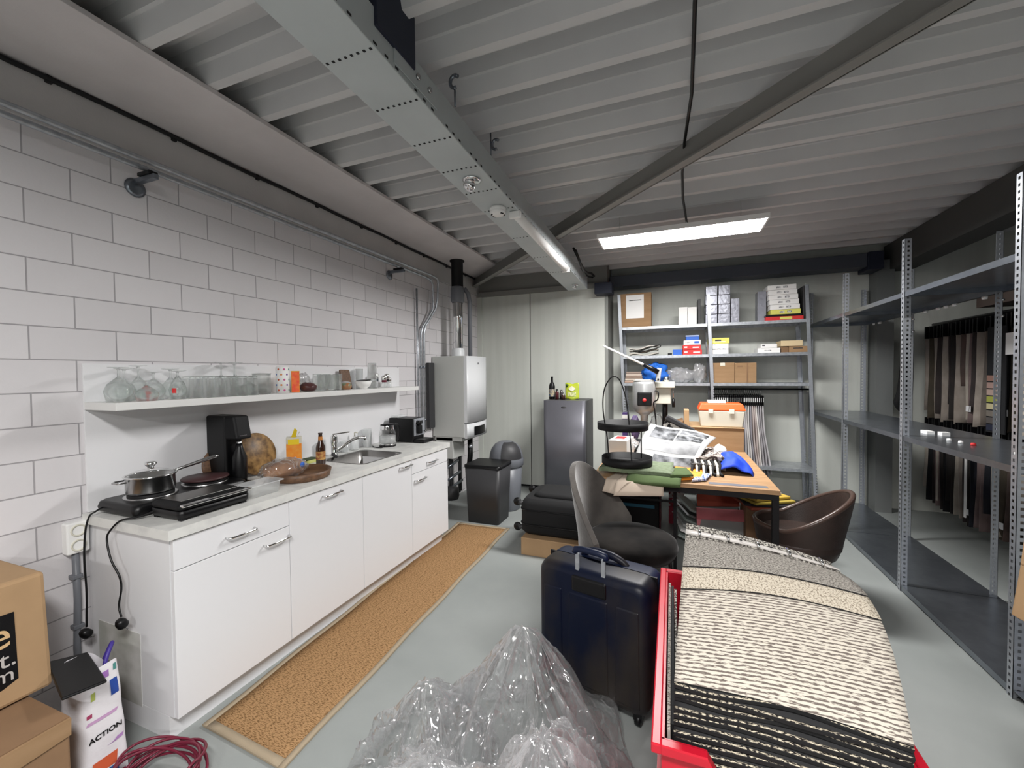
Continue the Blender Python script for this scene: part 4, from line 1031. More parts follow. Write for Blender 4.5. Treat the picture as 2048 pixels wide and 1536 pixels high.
# ------------------------------------------------------------ black soft suitcase lying on a box
tag(MB().box((1.30, 3.16, 0), (1.86, 3.60, .14)).build('cardboard_box', 'cardlight', bevel=.003), 'flat cardboard box under the black soft suitcase', 'box')
t = thing('soft_suitcase', 'black soft suitcase lying on its side on a flat cardboard box, wheels to the left', 'suitcase', (1.6, 3.4, .142))
b = MB(); loft(b, [rr(1.29, 1.93, 3.24, 3.70, .07, .145), rr(1.27, 1.95, 3.20, 3.72, .08, .18), rr(1.27, 1.95, 3.20, 3.72, .08, .40), rr(1.30, 1.93, 3.24, 3.70, .08, .44)]); b._f([b._v(p) for p in rr(1.29, 1.93, 3.24, 3.70, .07, .145)]); b.build('case_body', 'blacksoft', t)
b = MB(); loft(b, [rr(1.36, 1.88, 3.30, 3.66, .06, .438), rr(1.36, 1.88, 3.30, 3.66, .06, .46), rr(1.40, 1.86, 3.33, 3.63, .06, .47)]); b.build('front_pocket', 'blacksoft', t)
for z in (.235, .355): MB().tube([(p[0], p[1], z) for p in rr(1.268, 1.952, 3.198, 3.722, .08, 0)], .006, 6, closed=True).build('piping', 'black', t)
for z in (.19, .40):
    for y in (3.26, 3.66): MB().lathe([(0, -.012), (.03, -.012), (.034, -.006), (.034, .006), (.03, .012), (0, .012)], (1.235, y, z), 18, axis='y').build('wheel', 'black', t)
MB().tube([(1.25, 3.24, .19), (1.30, 3.26, .2)], .018, 8).build('wheel_mount', 'charcoal', t)
MB().tube([(1.25, 3.24, .40), (1.30, 3.26, .39)], .018, 8).build('wheel_mount', 'charcoal', t)
tag(MB().tube([(1.28, 3.5, .005)], .004, 4).tube([(1.0, 4.05, .006), (1.05, 4.0, .006), (1.1, 4.02, .006)], .005, 5).build('paper_scrap', 'paper'), 'small white scrap on the floor near the bins', 'scrap') if 0 else None

# ------------------------------------------------------------ navy hard-shell suitcase
t = thing('hard_suitcase', 'large scuffed navy hard-shell suitcase standing beside the red crate', 'suitcase', (2.14, 1.91, 0), rotz=math.radians(-14.5))
XW = Matrix.Translation((2.14, 1.915, 0)) @ Matrix.Rotation(math.radians(-14.5), 4, 'Z')
def shell(y0, y1, name, m):
    b = MB(); b.X = XW; rings = []
    W, H0, H1 = .262, .045, .605
    def ring(y, inset, r):
        pts = []
        x0, x1, z0, z1 = -W + inset, W - inset, H0 + inset, H1 - inset
        for cx, cz, a in ((x1 - r, z1 - r, 0), (x0 + r, z1 - r, PI / 2), (x0 + r, z0 + r, PI), (x1 - r, z0 + r, 1.5 * PI)):
            for i in range(9):
                q = a + PI / 2 * i / 8
                pts.append((cx + r * math.cos(q), y, cz + r * math.sin(q)))
        return pts
    s = 1 if y1 > y0 else -1; d = abs(y1 - y0)
    loft(b, [ring(y0, 0, .055), ring(y0 + s * (d - .04), 0.002, .055), ring(y0 + s * (d - .022), .006, .052), ring(y0 + s * (d - .007), .017, .045), ring(y0 + s * d, .036, .035)])
    return b.build(name, m, t)
shell(-.003, -.125, 'back_shell', 'navydirt'); shell(.003, .115, 'front_shell', 'navy')
b = MB(); b.X = XW
for i in range(1):
    b.box((-.26, -.004, .05), (.26, .004, .60))
b.build('zip_band', 'black', t)
for x0, x1 in ((-.225, -.13), (-.10, .09), (.12, .225)):     # raised ribs on the back shell
    b = MB(); b.X = XW; b.hexa([(x0, -.125, .09), (x1, -.125, .09), (x1, -.112, .09), (x0, -.112, .09)], [(x0 + (.0 if x0 < -.2 else .006), -.125, .49), (x1 - .006, -.125, .49), (x1, -.112, .50), (x0, -.112, .50)])
    v = [p.co for p in b.bm.verts]; b.bm.transform(Matrix.Translation(XW.to_3x3() @ Vector((0, -.004, 0)))); b.build('raised_panel', 'navydirt', t, bevel=.004, seg=2)
b = MB(); b.X = XW
b.box((-.085, -.130, .50), (.085, -.10, .575)); b.build('handle_housing', 'black', t, bevel=.012, seg=3)
for x in (-.062, .062):
    b = MB(); b.X = XW; b.box((x - .009, -.112, .56), (x + .009, -.100, .668)); b.build('handle_rod', 'galv', t, bevel=.002)
b = MB(); b.X = XW; b.tube([(-.075, -.106, .668), (-.07, -.106, .684), (-.04, -.107, .69), (.04, -.107, .69), (.07, -.106, .684), (.075, -.106, .668)], .014, 12); b.build('pull_handle', 'navy', t)
b = MB(); b.X = XW; b.tube(spline([(-.10, .03, .60), (-.08, .03, .622), (-.03, .03, .634), (.04, .03, .632), (.09, .03, .618), (.12, .03, .598)], 4), [.012 + .006 * math.sin(PI * i / 20) for i in range(21)], 10); b.build('carry_handle', 'navydirt', t)
for x in (-.21, .21):
    for y in (-.09, .08):
        b = MB(); b.X = XW; b.lathe([(0, -.012), (.024, -.012), (.026, 0), (.024, .012), (0, .012)], (x, y, .026), 16, axis='x'); b.build('wheel', 'black', t)
        b = MB(); b.X = XW; b.box((x - .018, y - .018, .03), (x + .018, y + .018, .065)); b.build('wheel_mount', 'black', t)

# ------------------------------------------------------------ table
t = thing('work_table', 'oak-topped table with black steel frame, loaded with samples and boxes', 'table', (2.5, 3.7, 0))
TX0, TX1, TY0, TY1, TZ = 1.93, 3.055, 2.87, 4.62, .76
b = MB(); b.box((TX0, TY0, TZ - .028), (TX1, TY1, TZ)); b.build('tabletop', 'wood', t, bevel=.002)
b = MB(); z0, z1 = TZ - .064, TZ - .0285
b.box((TX0 + .005, TY0 + .01, z0), (TX1 - .005, TY0 + .045, z1)).box((TX0 + .005, TY1 - .045, z0), (TX1 - .005, TY1 - .01, z1)).box((TX0 + .005, TY0 + .045, z0), (TX0 + .04, TY1 - .045, z1)).box((TX1 - .04, TY0 + .045, z0), (TX1 - .005, TY1 - .045, z1))
b.build('steel_frame', 'blackmatt', t, bevel=.001)
for x in (TX0 + .005, TX1 - .04):
    for y in (TY0 + .01, TY1 - .045): bx('leg', 'blackmatt', (x, y, 0), (x + .035, y + .035, z0), t)
tag(bx('masking_tape', 'greyplastic', (2.67, 2.905, TZ + .0002), (3.0, 2.96, TZ + .0012)), 'strip of grey tape stuck on the table top near its front edge', 'tape')
t2 = thing('side_stand', 'thin black metal stand with one slim leg standing under the table', 'stand', (2.45, 3.2, 0))
for x, y in ((2.46, 3.3), (1.98, 3.3), (2.46, 3.75), (1.98, 3.75)): bx('leg', 'blackmatt', (x, y, 0), (x + .022, y + .022, .62), t2)
b = MB(); b.box((1.98, 3.3, .62), (2.482, 3.772, .645)); b.build('stand_top', 'blackmatt', t2)
bx('crossbar', 'blackmatt', (2.002, 3.305, .50), (2.46, 3.315, .515), t2)

# ------------------------------------------------------------ two-tier tray on folded cloths
def cloth(name, m, q, z, th, label, cat, amp=.004, f=12, lip=0, seed=0, group=None, n=18, hang=0):
    """folded cloth slab: q = 4 corners (x,y) near-left, near-right, far-right, far-left"""
    q = [Vector((a[0], a[1], 0)) for a in q]
    mb = MB()
    def top(u, v):
        p = (q[0] * (1 - u) + q[1] * u) * (1 - v) + (q[3] * (1 - u) + q[2] * u) * v
        nz = mnoise.noise(Vector((p.x * f, p.y * f, seed)))
        e = min(1, min(u, 1 - u, v, 1 - v) * 12)
        zz = z + th * (.75 + .25 * e) + amp * nz
        if hang and v < .25: zz -= hang * ((.25 - v) / .25) ** 1.5
        return (p.x + .006 * mnoise.noise(Vector((v * 4, seed, u))), p.y + .006 * mnoise.noise(Vector((u * 4, seed + 3, v))), zz)
    mb.grid(top, n, n, thick=th * .9)
    o = mb.build(name, m); tag(o, label, cat, group); return o
cloth('beige_sheet', 'beigecloth', [(2.02, 2.76), (2.12, 2.71), (2.40, 2.98), (2.08, 3.02)], TZ + .001, .003, 'beige card folder hanging over the front edge of the table, the left one', 'folder', amp=0, hang=.07)
cloth('beige_sheet', 'beigecloth', [(2.10, 2.70), (2.40, 2.79), (2.40, 3.0), (2.14, 3.0)], TZ + .005, .003, 'beige card folder hanging over the table edge under the dark green cloth', 'folder', amp=0, hang=.08)
cloth('dark_green_cloth', 'green', [(2.17, 2.78), (2.50, 2.80), (2.52, 3.05), (2.17, 3.05)], TZ + .011, .022, 'folded dark green cloth overhanging the front edge of the table', 'cloth', seed=2, hang=.03)
cloth('dark_green_cloth', 'green', [(2.44, 2.86), (2.58, 2.93), (2.54, 3.12), (2.42, 3.10)], TZ + .036, .016, 'small fold of dark green cloth at the right of the tray', 'cloth', seed=8, amp=.006)
cloth('sage_cloth', 'sage', [(1.97, 2.92), (2.46, 2.88), (2.46, 3.25), (2.0, 3.25)], TZ + .034, .026, 'folded sage green cloth under the black two-tier tray', 'cloth', seed=4)
cloth('orange_cloth', 'orangeprint', [(2.50, 2.93), (2.64, 3.0), (2.66, 3.28), (2.47, 3.28)], TZ + .004, .018, 'folded orange cloth with striped edge beside the green cloths', 'cloth', seed=5)
cloth('striped_cloth', mat('blue_white_stripe', 'd8dce8', .9, var='5a6fae', vscale=30, stretch=(8, 1, 1), th=(.48, .52)), [(2.57, 2.90), (2.66, 2.96), (2.70, 3.12), (2.62, 3.14)], TZ + .008, .014, 'corner of blue and white striped cloth next to the orange cloth', 'cloth', seed=6)
t = thing('two_tier_tray', 'black metal two-tier round tray with arched wire handle on the table', 'tray', (2.145, 3.05, TZ + .062))
zc = TZ + .064
for (cx, cy, z, r) in ((2.148, 3.06, zc, .175), (2.12, 3.06, zc + .245, .178)):
    MB().lathe([(0, 0), (r - .004, 0), (r, .004), (r, .052), (r - .003, .052), (r - .004, .006), (0, .006)], (cx, cy, z), 48).build('round_tray', 'blackmatt', t)
wire = spline([(2.03, 3.00, zc + .02), (2.02, 3.00, zc + .18), (1.99, 3.01, zc + .38), (1.995, 3.02, zc + .52), (2.03, 3.03, zc + .60), (2.07, 3.04, zc + .625), (2.11, 3.05, zc + .58), (2.15, 3.04, zc + .44), (2.175, 2.98, zc + .25), (2.195, 2.93, zc + .02)], 6)
MB().tube(wire, .0045, 8).build('wire_handle', 'black', t)
MB().tube([(2.24, 3.17, zc + .02), (2.24, 3.17, zc + .25)], .0045, 8).build('support_wire', 'black', t)

# newspaper, whitebox, cloth, keyboard etc on the table
M['news'] = None
t = thing('newspaper', 'open newspaper page with grey photographs draped over the pile on the table', 'newspaper', (2.5, 3.5, TZ + .05))
def news(u, v):
    nl, nr, fr, fl = Vector((2.165, 3.33, .775)), Vector((2.60, 3.25, .775)), Vector((2.78, 3.66, .955)), Vector((2.285, 3.66, 1.045))
    p = (nl * (1 - u) + nr * u) * (1 - v) + (fl * (1 - u) + fr * u) * v
    p.z += .03 * math.sin(PI * v) + .008 * math.sin(u * 7 + v * 3) + .01 * math.sin(PI * u)
    return p
MB().grid(news, 24, 18, thick=.004).build('page', mat('newsprint', 'adadac', .9, spec=.1), t)
pics = [(.10, .48, .56, .93, 0), (.52, .92, .78, .93, 1), (.50, .90, .58, .745, 2), (.12, .92, .25, .50, 3), (.30, .95, .02, .18, 4)]
for (u0, u1, v0, v1, s) in pics:
    m = mat('news_photo_%d' % s, 'a2a3a5' if s in (3,) else '8d8f93', .8, var='1b1d20', vscale=(14, 16, 22, 5, 12)[s], detail=5, th=(.32, .62) if s != 3 else (.4, .8))
    b = MB(); b.grid(lambda u, v: Vector(news(u0 + (u1 - u0) * u, v0 + (v1 - v0) * v)) + Vector((0, 0, .0014)), 10, 6); b.build('printed_photo', m, t)
t = thing('white_carton', 'white carton with red top print standing beside the newspaper', 'box', (2.05, 3.55, TZ))
X = rz(2.045, 3.62, -.12)
bx('carton_body', 'paper', (-.075, -.12, TZ), (.075, .16, TZ + .155), t, X=X, bevel=.002)
bx('red_print', 'redbox', (-.055, -.02, TZ + .1552), (.03, .12, TZ + .1558), t, X=X)
tag(bx('small_cardboard_box', 'cardlight', (1.945, 3.76, TZ), (2.0, 3.92, TZ + .10), bevel=.002), 'corner of a small cardboard box behind the white carton', 'box')
tag(MB().hexa([(2.15, 3.42, TZ), (2.17, 3.40, TZ), (2.27, 3.62, TZ), (2.25, 3.64, TZ)], [(2.17, 3.44, TZ + .10), (2.19, 3.42, TZ + .10), (2.29, 3.64, TZ + .22), (2.27, 3.66, TZ + .22)]).build('black_folder', 'black', bevel=.003), 'black folder leaning between the white carton and the newspaper', 'folder')
cloth('leopard_cloth', mat('leopard_print', 'b9aea6', .95, var='4a3d3a', vscale=55, detail=1, th=(.47, .53)), [(2.61, 3.30), (2.80, 3.30), (2.84, 3.80), (2.66, 3.80)], TZ + .07, .03, 'animal-print cloth beside the newspaper', 'cloth', amp=.03, f=6, seed=7)
cloth('grey_cloth', 'velvet', [(2.58, 3.22), (2.80, 3.22), (2.82, 3.6), (2.6, 3.6)], TZ + .03, .03, 'grey cloth folded under the animal-print cloth', 'cloth', amp=.012, f=7, seed=17)
t = thing('fringed_cloth', 'black and cream fringed cloth hanging out of the pile beside the blue cloth', 'cloth', (2.68, 3.2, TZ))
for i in range(9):
    x = 2.585 + i * .022
    b = MB(); b.tube(spline([(x, 3.30, TZ + .07), (x + .006, 3.24, TZ + .055), (x - .005 + .012 * (i % 2), 3.17, TZ + .02), (x + .012 - .01 * (i % 2), 3.12, TZ + .009)], 4), [.009] * 13, 8); b.build('cream_fringe' if i % 2 else 'black_fringe', 'offwhite' if i % 2 else 'blacksoft', t)
def bluef(u, v):
    x = 2.735 + .23 * u; y = 3.20 + .42 * v
    e = max(0, math.sin(PI * min(1, u * 1.0)) * math.sin(PI * (.08 + .9 * v))) ** .6
    z = TZ + .004 + .135 * e * (1 - .35 * u) + .035 * mnoise.noise(Vector((x * 16, y * 10, 2))) * e
    return (x + .02 * math.sin(v * 5), y, z)
tag(MB().grid(bluef, 24, 24, thick=.004).build('blue_cloth', 'blue'), 'bright blue crumpled cloth on the right of the table pile', 'cloth')
tag(blob((2.80, 3.62, TZ + .09), (.05, .06, .05), .3, 3, 21, flat=.95).build('white_tissue', 'paper'), 'crumpled white tissue behind the blue cloth', 'tissue')
tag(blob((2.10, 3.78, TZ + .06), (.10, .14, .07), .35, 3, 31, n=30, flat=.85).build('clear_plastic_wrap', 'film2'), 'crumpled clear plastic wrap behind the white carton', 'wrap')
# stack under newspaper: generic support
tag(bx('sample_pile', 'weave_grey', (2.24, 3.42, TZ), (2.72, 3.76, TZ + .08), bevel=.01), 'grey sample pile hidden under the newspaper', 'samples')
t = thing('checked_binder', 'black and white patterned binder with a dark spine leaning behind the newspaper', 'binder', (2.42, 3.85, TZ))
X = Matrix.Translation((2.40, 3.80, TZ + .005)) @ Matrix.Rotation(math.radians(28), 4, 'Y')
bx('patterned_cover', mat('check_pattern', 'd8d4cc', .8, var='1c1c1e', vscale=38, detail=0, th=(.48, .52)), (-.14, -.012, .05), (.10, .012, .27), t, X=X)
bx('dark_spine', 'charcoal', (-.15, -.03, .265), (.10, .03, .31), t, X=X, bevel=.01)
bx('grey_spine_end', 'greyplastic', (.10, -.028, .262), (.24, .028, .305), t, X=X, bevel=.01)
t = thing('large_cardboard_box', 'large closed cardboard box on the far right of the table under the toolbox', 'box', (2.84, 4.35, TZ))
bx('box_body', 'cardboard', (2.60, 4.16, TZ), (3.045, 4.60, .965), t, bevel=.002)
bx('box_flap', 'cardlight', (2.595, 4.15, .966), (3.05, 4.61, .970), t)
t = thing('toolbox', 'cream toolbox with orange lid standing on the large cardboard box', 'toolbox', (2.87, 4.3, .971))
b = MB(); b.hexa([(2.70, 4.20, .971), (3.04, 4.20, .971), (3.04, 4.42, .971), (2.70, 4.42, .971)], [(2.68, 4.18, 1.12), (3.06, 4.18, 1.12), (3.06, 4.44, 1.12), (2.68, 4.44, 1.12)]); b.build('case', 'offwhite', t, bevel=.008)
b = MB(); b.hexa([(2.675, 4.175, 1.122), (3.065, 4.175, 1.122), (3.065, 4.445, 1.122), (2.675, 4.445, 1.122)], [(2.70, 4.20, 1.185), (3.04, 4.20, 1.185), (3.04, 4.42, 1.185), (2.70, 4.42, 1.185)]); b.build('lid', 'orange', t, bevel=.008)
for x in (2.78, 2.95): bx('latch', 'offwhite', (x - .02, 4.168, 1.095), (x + .02, 4.178, 1.135), t, bevel=.002)
tag(bx('paper_stack', 'paper', (2.76, 4.24, 1.186), (2.91, 4.36, 1.208), bevel=.002), 'small white paper box on the orange lid of the toolbox', 'box')
tag(bx('upright_cardboard_box', 'cardlight', (2.555, 4.18, TZ), (2.598, 4.36, 1.12), bevel=.002), 'narrow cardboard box standing at the left of the toolbox', 'box')
tag(MB().hexa([(2.47, 4.2, TZ), (2.55, 4.2, TZ), (2.55, 4.5, TZ), (2.47, 4.5, TZ)], [(2.45, 4.18, .98), (2.55, 4.18, 1.02), (2.55, 4.5, 1.02), (2.45, 4.5, .98)]).build('cardboard_flap_box', 'carddark', bevel=.002), 'brown open cardboard piece beside the narrow box', 'box')
# drill press
t = thing('drill_press', 'small bench drill press with silver motor and long lever at the back of the table', 'drill press', (2.33, 4.25, TZ))
dx, dy = 2.385, 4.38
bx('base_plate', 'greyplastic', (2.10, 4.05, TZ), (2.46, 4.50, TZ + .025), t, bevel=.004)
MB().lathe([(0, 0), (.026, 0), (.026, .55), (0, .55)], (dx, dy, TZ + .025), 20).build('column', 'black', t)
MB().lathe([(0, .0), (.05, 0), (.05, .03), (.03, .05), (.026, .05)], (dx, dy, TZ + .025), 20).build('column_socket', 'greyplastic', t)
bx('head_casting', mat('cast_cream', 'c3c1b4', .45), (2.29, 4.22, 1.17), (2.44, 4.44, 1.345), t, bevel=.008)
bx('head_arm', mat('cast_cream2', 'c3c1b4', .45), (2.28, 4.18, 1.325), (2.475, 4.45, 1.38), t, bevel=.006)
MB().lathe([(0, 1.0), (.032, 1.0), (.036, 1.06), (.06, 1.08), (.088, 1.10), (.102, 1.13), (.108, 1.17), (.108, 1.36), (.10, 1.385), (.08, 1.395), (0, 1.397)], (2.20, 4.20, 0), 32).build('motor', mat('cast_aluminium', 'a5a6a6', .35, .45), t)
MB().lathe([(.09, 1.392), (.10, 1.398), (.07, 1.405), (0, 1.406)], (2.195, 4.20, 0), 32).build('motor_cap', 'offwhite', t)
MB().lathe([(0, .93), (.018, .93), (.024, .96), (.024, 1.02)], (2.195, 4.20, 0), 20).build('chuck', 'steel', t)
bx('switch_box', 'black', (2.145, 4.07, 1.16), (2.275, 4.12, 1.29), t, bevel=.01)
MB().lathe([(0, 0), (.017, 0), (.017, -.018), (0, -.02)], (2.21, 4.07, 1.215), 16, axis='y').build('red_switch', 'redbox', t)
for q in ((2.33, 4.16),):
    b = MB(); b.X = Matrix.Translation((2.325, 4.15, 1.39)) @ Matrix.Rotation(.12, 4, 'Y'); b.box((-.02, -.012, 0), (.02, .012, .125)); b.build('link_arm', mat('alu_link', 'c9c9c6', .4, .3), t, bevel=.01, seg=3)
    for z in (1.41, 1.495): MB().lathe([(0, 0), (.009, 0), (.009, -.004), (0, -.004)], (2.33, 4.136, z), 12, axis='y').build('pivot_bolt', 'black', t)
MB().tube([(2.33, 4.13, 1.475), (2.20, 4.12, 1.55)], [.024, .02], 12).build('lever_grip', 'black', t)
MB().tube([(2.215, 4.12, 1.54), (1.83, 4.09, 1.735)], .010, 12).build('long_lever', 'paper', t)
MB().lathe([(0, 0), (.022, 0), (.022, .05), (0, .05)], (2.40, 4.30, 1.38), 16).build('depth_stop', 'steel', t)
MB().tube([(2.46, 4.25, 1.33), (2.462, 4.25, 1.22)], .005, 8).build('feed_rod', 'steel', t)
MB().tube([(2.462, 4.25, 1.22), (2.463, 4.25, 1.14)], [.012, .013], 12).build('feed_grip', 'black', t)
MB().tube(spline([(2.29, 4.17, 1.3), (2.33, 4.12, 1.29), (2.325, 4.11, 1.22), (2.29, 4.12, 1.19), (2.30, 4.12, 1.1), (2.31, 4.13, .98), (2.30, 4.15, .80)], 6), .006, 8).build('motor_cable', 'black', t)
tag(bx('black_crate', 'black', (2.44, 4.47, TZ), (2.60, 4.61, .98), bevel=.01), 'black storage bin behind the drill press column', 'bin')
tag(blob((2.30, 4.53, TZ + .15), (.07, .05, .14), .3, 3, 41, flat=.95).build('white_plastic_bag', 'film2'), 'white plastic bag behind the drill press motor', 'bag')
t = thing('purple_pack', 'purple and white packet behind the two-tier tray', 'packet', (2.07, 4.5, TZ))
bx('packet_body', mat('purple_print', '4d3a78', .4), (1.97, 4.42, TZ), (2.02, 4.5, TZ + .30), t, bevel=.003)
bx('white_band', 'paper', (1.969, 4.418, TZ + .24), (2.021, 4.419, TZ + .28), t); bx('pink_band', mat('pink_band', 'c9a2b4', .5), (1.969, 4.418, TZ + .17), (2.021, 4.419, TZ + .21), t)
tag(blob((2.09, 4.5, TZ + .14), (.05, .05, .12), .3, 3, 51, flat=.95).build('purple_bag', mat('purple_film', '8a78a8', .3)), 'lilac plastic bag beside the purple packet', 'bag')

# ------------------------------------------------------------ chairs
t = thing('velvet_chair', 'grey velvet shell chair with high curved back at the left front of the table', 'chair', (2.19, 2.57, 0), rotz=math.radians(-104))
XC = Matrix.Translation((2.19, 2.57, 0)) @ Matrix.Rotation(math.radians(-104), 4, 'Z')
def back(u, v):
    a = (u - .5) * 2; th = a * 1.35
    zt = .52 + .385 * (1 - abs(a) ** 1.9) ; z = .40 + (zt - .40) * v
    r = .245 + .015 * v
    y = -r * math.cos(th) - .05 * max(0, z - .5) / .4; x = r * 1.06 * math.sin(th)
    return (x, y, z)
b = MB(); b.X = XC; b.grid(back, 36, 16, thick=-.035); b.build('backrest', 'velvet', t, bevel=.012, seg=3)
b = MB(); b.X = XC; b.lathe([(0, .39), (.20, .39), (.245, .41), (.262, .45), (.255, .485), (.22, .503), (.12, .508), (0, .506)], (0, .03, 0), 40, sy=1.02); b.build('seat', 'velvetdark', t)
for x, y in ((-.17, -.15), (.17, -.15), (-.17, .2), (.17, .2)):
    b = MB(); b.X = XC; b.tube([(x, y, .40), (x * 1.25, y * 1.2, 0)], [.013, .009], 10); b.build('leg', 'black', t)
# brown leather tub chair
t = thing('leather_tub_chair', 'brown leather tub chair with piped rim at the right of the table', 'chair', (3.23, 3.26, 0), rotz=math.radians(70))
XC2 = Matrix.Translation((3.235, 3.27, 0)) @ Matrix.Rotation(math.radians(82), 4, 'Z')
def tub_r(a, z):                              # a=0 at the back
    zz = max(0, min(1, (z - .27) / .4)); return .215 + .08 * zz ** .7
def rimz(a): return .455 + .235 * max(0, (math.cos(a) + .35) / 1.35) ** 1.25
def tub(u, v, off=0):
    a = (u - .5) * 2 * PI; zr = rimz(a); z = .27 + (zr - .27) * v; r = tub_r(a, z) + off
    return (r * math.sin(a) * .98, -r * math.cos(a) - .03 * max(0, z - .45), z)
b = MB(); b.X = XC2; b.grid(lambda u, v: tub(u, v), 56, 14); b.grid(lambda u, v: tub(u, v, -.026), 56, 14); b.build('shell', 'leather', t)
b = MB(); b.X = XC2; b.tube([Vector(tub(i / 60, 1, -.013)) for i in range(60)], .015, 10, closed=True); b.build('rim_piping', mat('leather_piping', '4a3a33', .3), t)
b = MB(); b.X = XC2; b.lathe([(0, .27), (.21, .272), (.216, .29)], (0, 0, 0), 40).lathe([(.0, .41), (.2, .405), (.235, .39), (.245, .36), (.24, .33)], (0, 0, 0), 40); b.build('seat_cushion', 'leather', t)
b = MB(); b.X = XC2; b.lathe([(0, .0), (.02, 0), (.02, .27), (0, .27)], (0, 0, 0), 16); b.build('swivel_column', 'black', t)
for k in range(4):
    b = MB(); b.X = XC2 @ Matrix.Rotation(k * PI / 2 + .6, 4, 'Z'); b.tube([(0, 0, .08), (.16, 0, .05), (.25, 0, .012)], [.018, .015, .012], 8); b.build('leg', 'black', t)

# ------------------------------------------------------------ under and behind the table
t = thing('grey_carton', 'open grey carton with pink flap under the table', 'box', (2.86, 4.0, 0))
b = MB(); b.box((2.65, 3.85, 0), (3.0, 3.853, .27)).box((2.65, 4.15, 0), (3.0, 4.153, .27)).box((2.65, 3.853, 0), (2.653, 4.15, .27)).box((2.997, 3.853, 0), (3.0, 4.15, .27)).box((2.653, 3.853, 0), (2.997, 4.15, .004)); b.build('carton_body', 'foldgrey', t)
b = MB(); b.hexa([(2.66, 4.02, .28), (2.995, 4.02, .31), (3.0, 4.12, .31), (2.665, 4.12, .28)], [(2.66, 4.06, .39), (2.995, 4.06, .43), (3.0, 4.14, .43), (2.665, 4.14, .39)]); b.build('rust_contents', mat('rust_red', '9c4632', .8), t)
b = MB(); b.hexa([(2.645, 3.80, .235), (3.0, 3.80, .25), (3.0, 3.86, .325), (2.645, 3.86, .31)], [(2.645, 3.804, .24), (3.0, 3.804, .255), (3.0, 3.864, .33), (2.645, 3.864, .315)]).hexa([(2.648, 3.841, .17), (2.672, 3.841, .17), (2.672, 3.849, .17), (2.648, 3.849, .17)], [(2.645, 3.841, .26), (2.69, 3.841, .26), (2.69, 3.849, .26), (2.645, 3.849, .26)]); b.build('pink_flap', mat('pink_card', 'f59aa2', .7), t)
text('REDCOM', .045, 'black', frame((2.80, 3.8492, .10), (1, 0, 0), (0, 0, 1)), t, 'lettering', bold=True)
text('CARPETS', .028, 'charcoal', frame((2.83, 3.8492, .065), (1, 0, 0), (0, 0, 1)), t, 'lettering') if 0 else None
M['folder'] = mat('grey_green_folder', '9aa6a2', .5)
tag(bx('white_flat_box', 'paper', (2.68, 4.20, 0), (3.0, 4.6, .47), bevel=.003), 'tall white box behind the grey carton under the table', 'box')
t = thing('plastic_folders', 'pile of shiny plastic folders slanting beside the grey carton', 'folders', (2.57, 3.95, 0))
for k in range(6):
    mb = MB(); mb.X = Matrix.Translation((2.58, 3.95, .03 + k * .055)) @ Matrix.Rotation(.35 + .05 * k, 4, 'Y') @ Matrix.Rotation(.15 * k, 4, 'Z'); mb.box((-.09, -.12, 0), (.09, .12, .02)); mb.build('folder', ('folder', 'paper', 'glassw', 'folder', 'steel', 'folder')[k], t, bevel=.002)
cols = [('yellow_brown', 'a08c38'), ('dark_cloth', '17171c'), ('rust_cloth', '954a36'), ('mustard', 'b89a3c'), ('beige_fold', 'cfc2ad')]
for k, (x, y, z, w_, d_, a, c) in enumerate([(3.17, 3.86, .40, .42, .36, .3, 2), (3.15, 3.84, .425, .38, .34, .1, 1), (3.12, 3.82, .45, .34, .32, .5, 0), (3.10, 3.82, .475, .32, .3, .6, 3), (3.06, 3.81, .50, .28, .28, .65, 4)]):
    X = rz(x, y, a)
    tag(bx('folded_cloth', mat(cols[c][0], cols[c][1], .9), (-w_ / 2, -d_ / 2, z), (w_ / 2, d_ / 2, z + .022), X=X, bevel=.008), 'folded %s cloth in the pile beyond the leather chair, %s' % (('rust red', 'black', 'olive yellow', 'mustard', 'beige')[k], ('lowest', 'second from the bottom', 'in the middle', 'second from the top', 'topmost')[k]), 'cloth', 'folded cloths piled beyond the leather chair')
tag(bx('cloth_stool_box', 'carddark', (3.0, 3.74, 0), (3.30, 4.04, .398), bevel=.003), 'brown box carrying the pile of folded cloths beyond the leather chair', 'box')
tag(blob((3.03, 3.90, .30), (.06, .06, .05), .3, 3, 61).build('white_bag', 'film2'), 'white plastic bag between the grey carton and the cloths', 'bag') if 0 else None
# dark red chair-like box under the left half of the table
t = thing('dark_red_crate', 'dark crate with red side seen under the left half of the table', 'crate', (2.15, 3.9, 0))
bx('crate_body', 'blackmatt', (1.98, 4.02, 0), (2.34, 4.36, .42), t, bevel=.01)
bx('red_side', mat('deep_red', '4a0d1a', .5), (2.341, 4.02, .02), (2.352, 4.36, .42), t, bevel=.002)
bx('teal_strip', mat('teal', '1d5a70', .5), (2.0, 4.005, .22), (2.30, 4.018, .25), t, bevel=.002)
tag(bx('red_white_box', mat('red_white_print', '9a1f38', .5, var='e6e6e6', vscale=14, th=(.49, .52)), (2.42, 4.3, 0), (2.56, 4.6, .46), bevel=.002), 'red and white printed box under the table behind the slim stand', 'box')

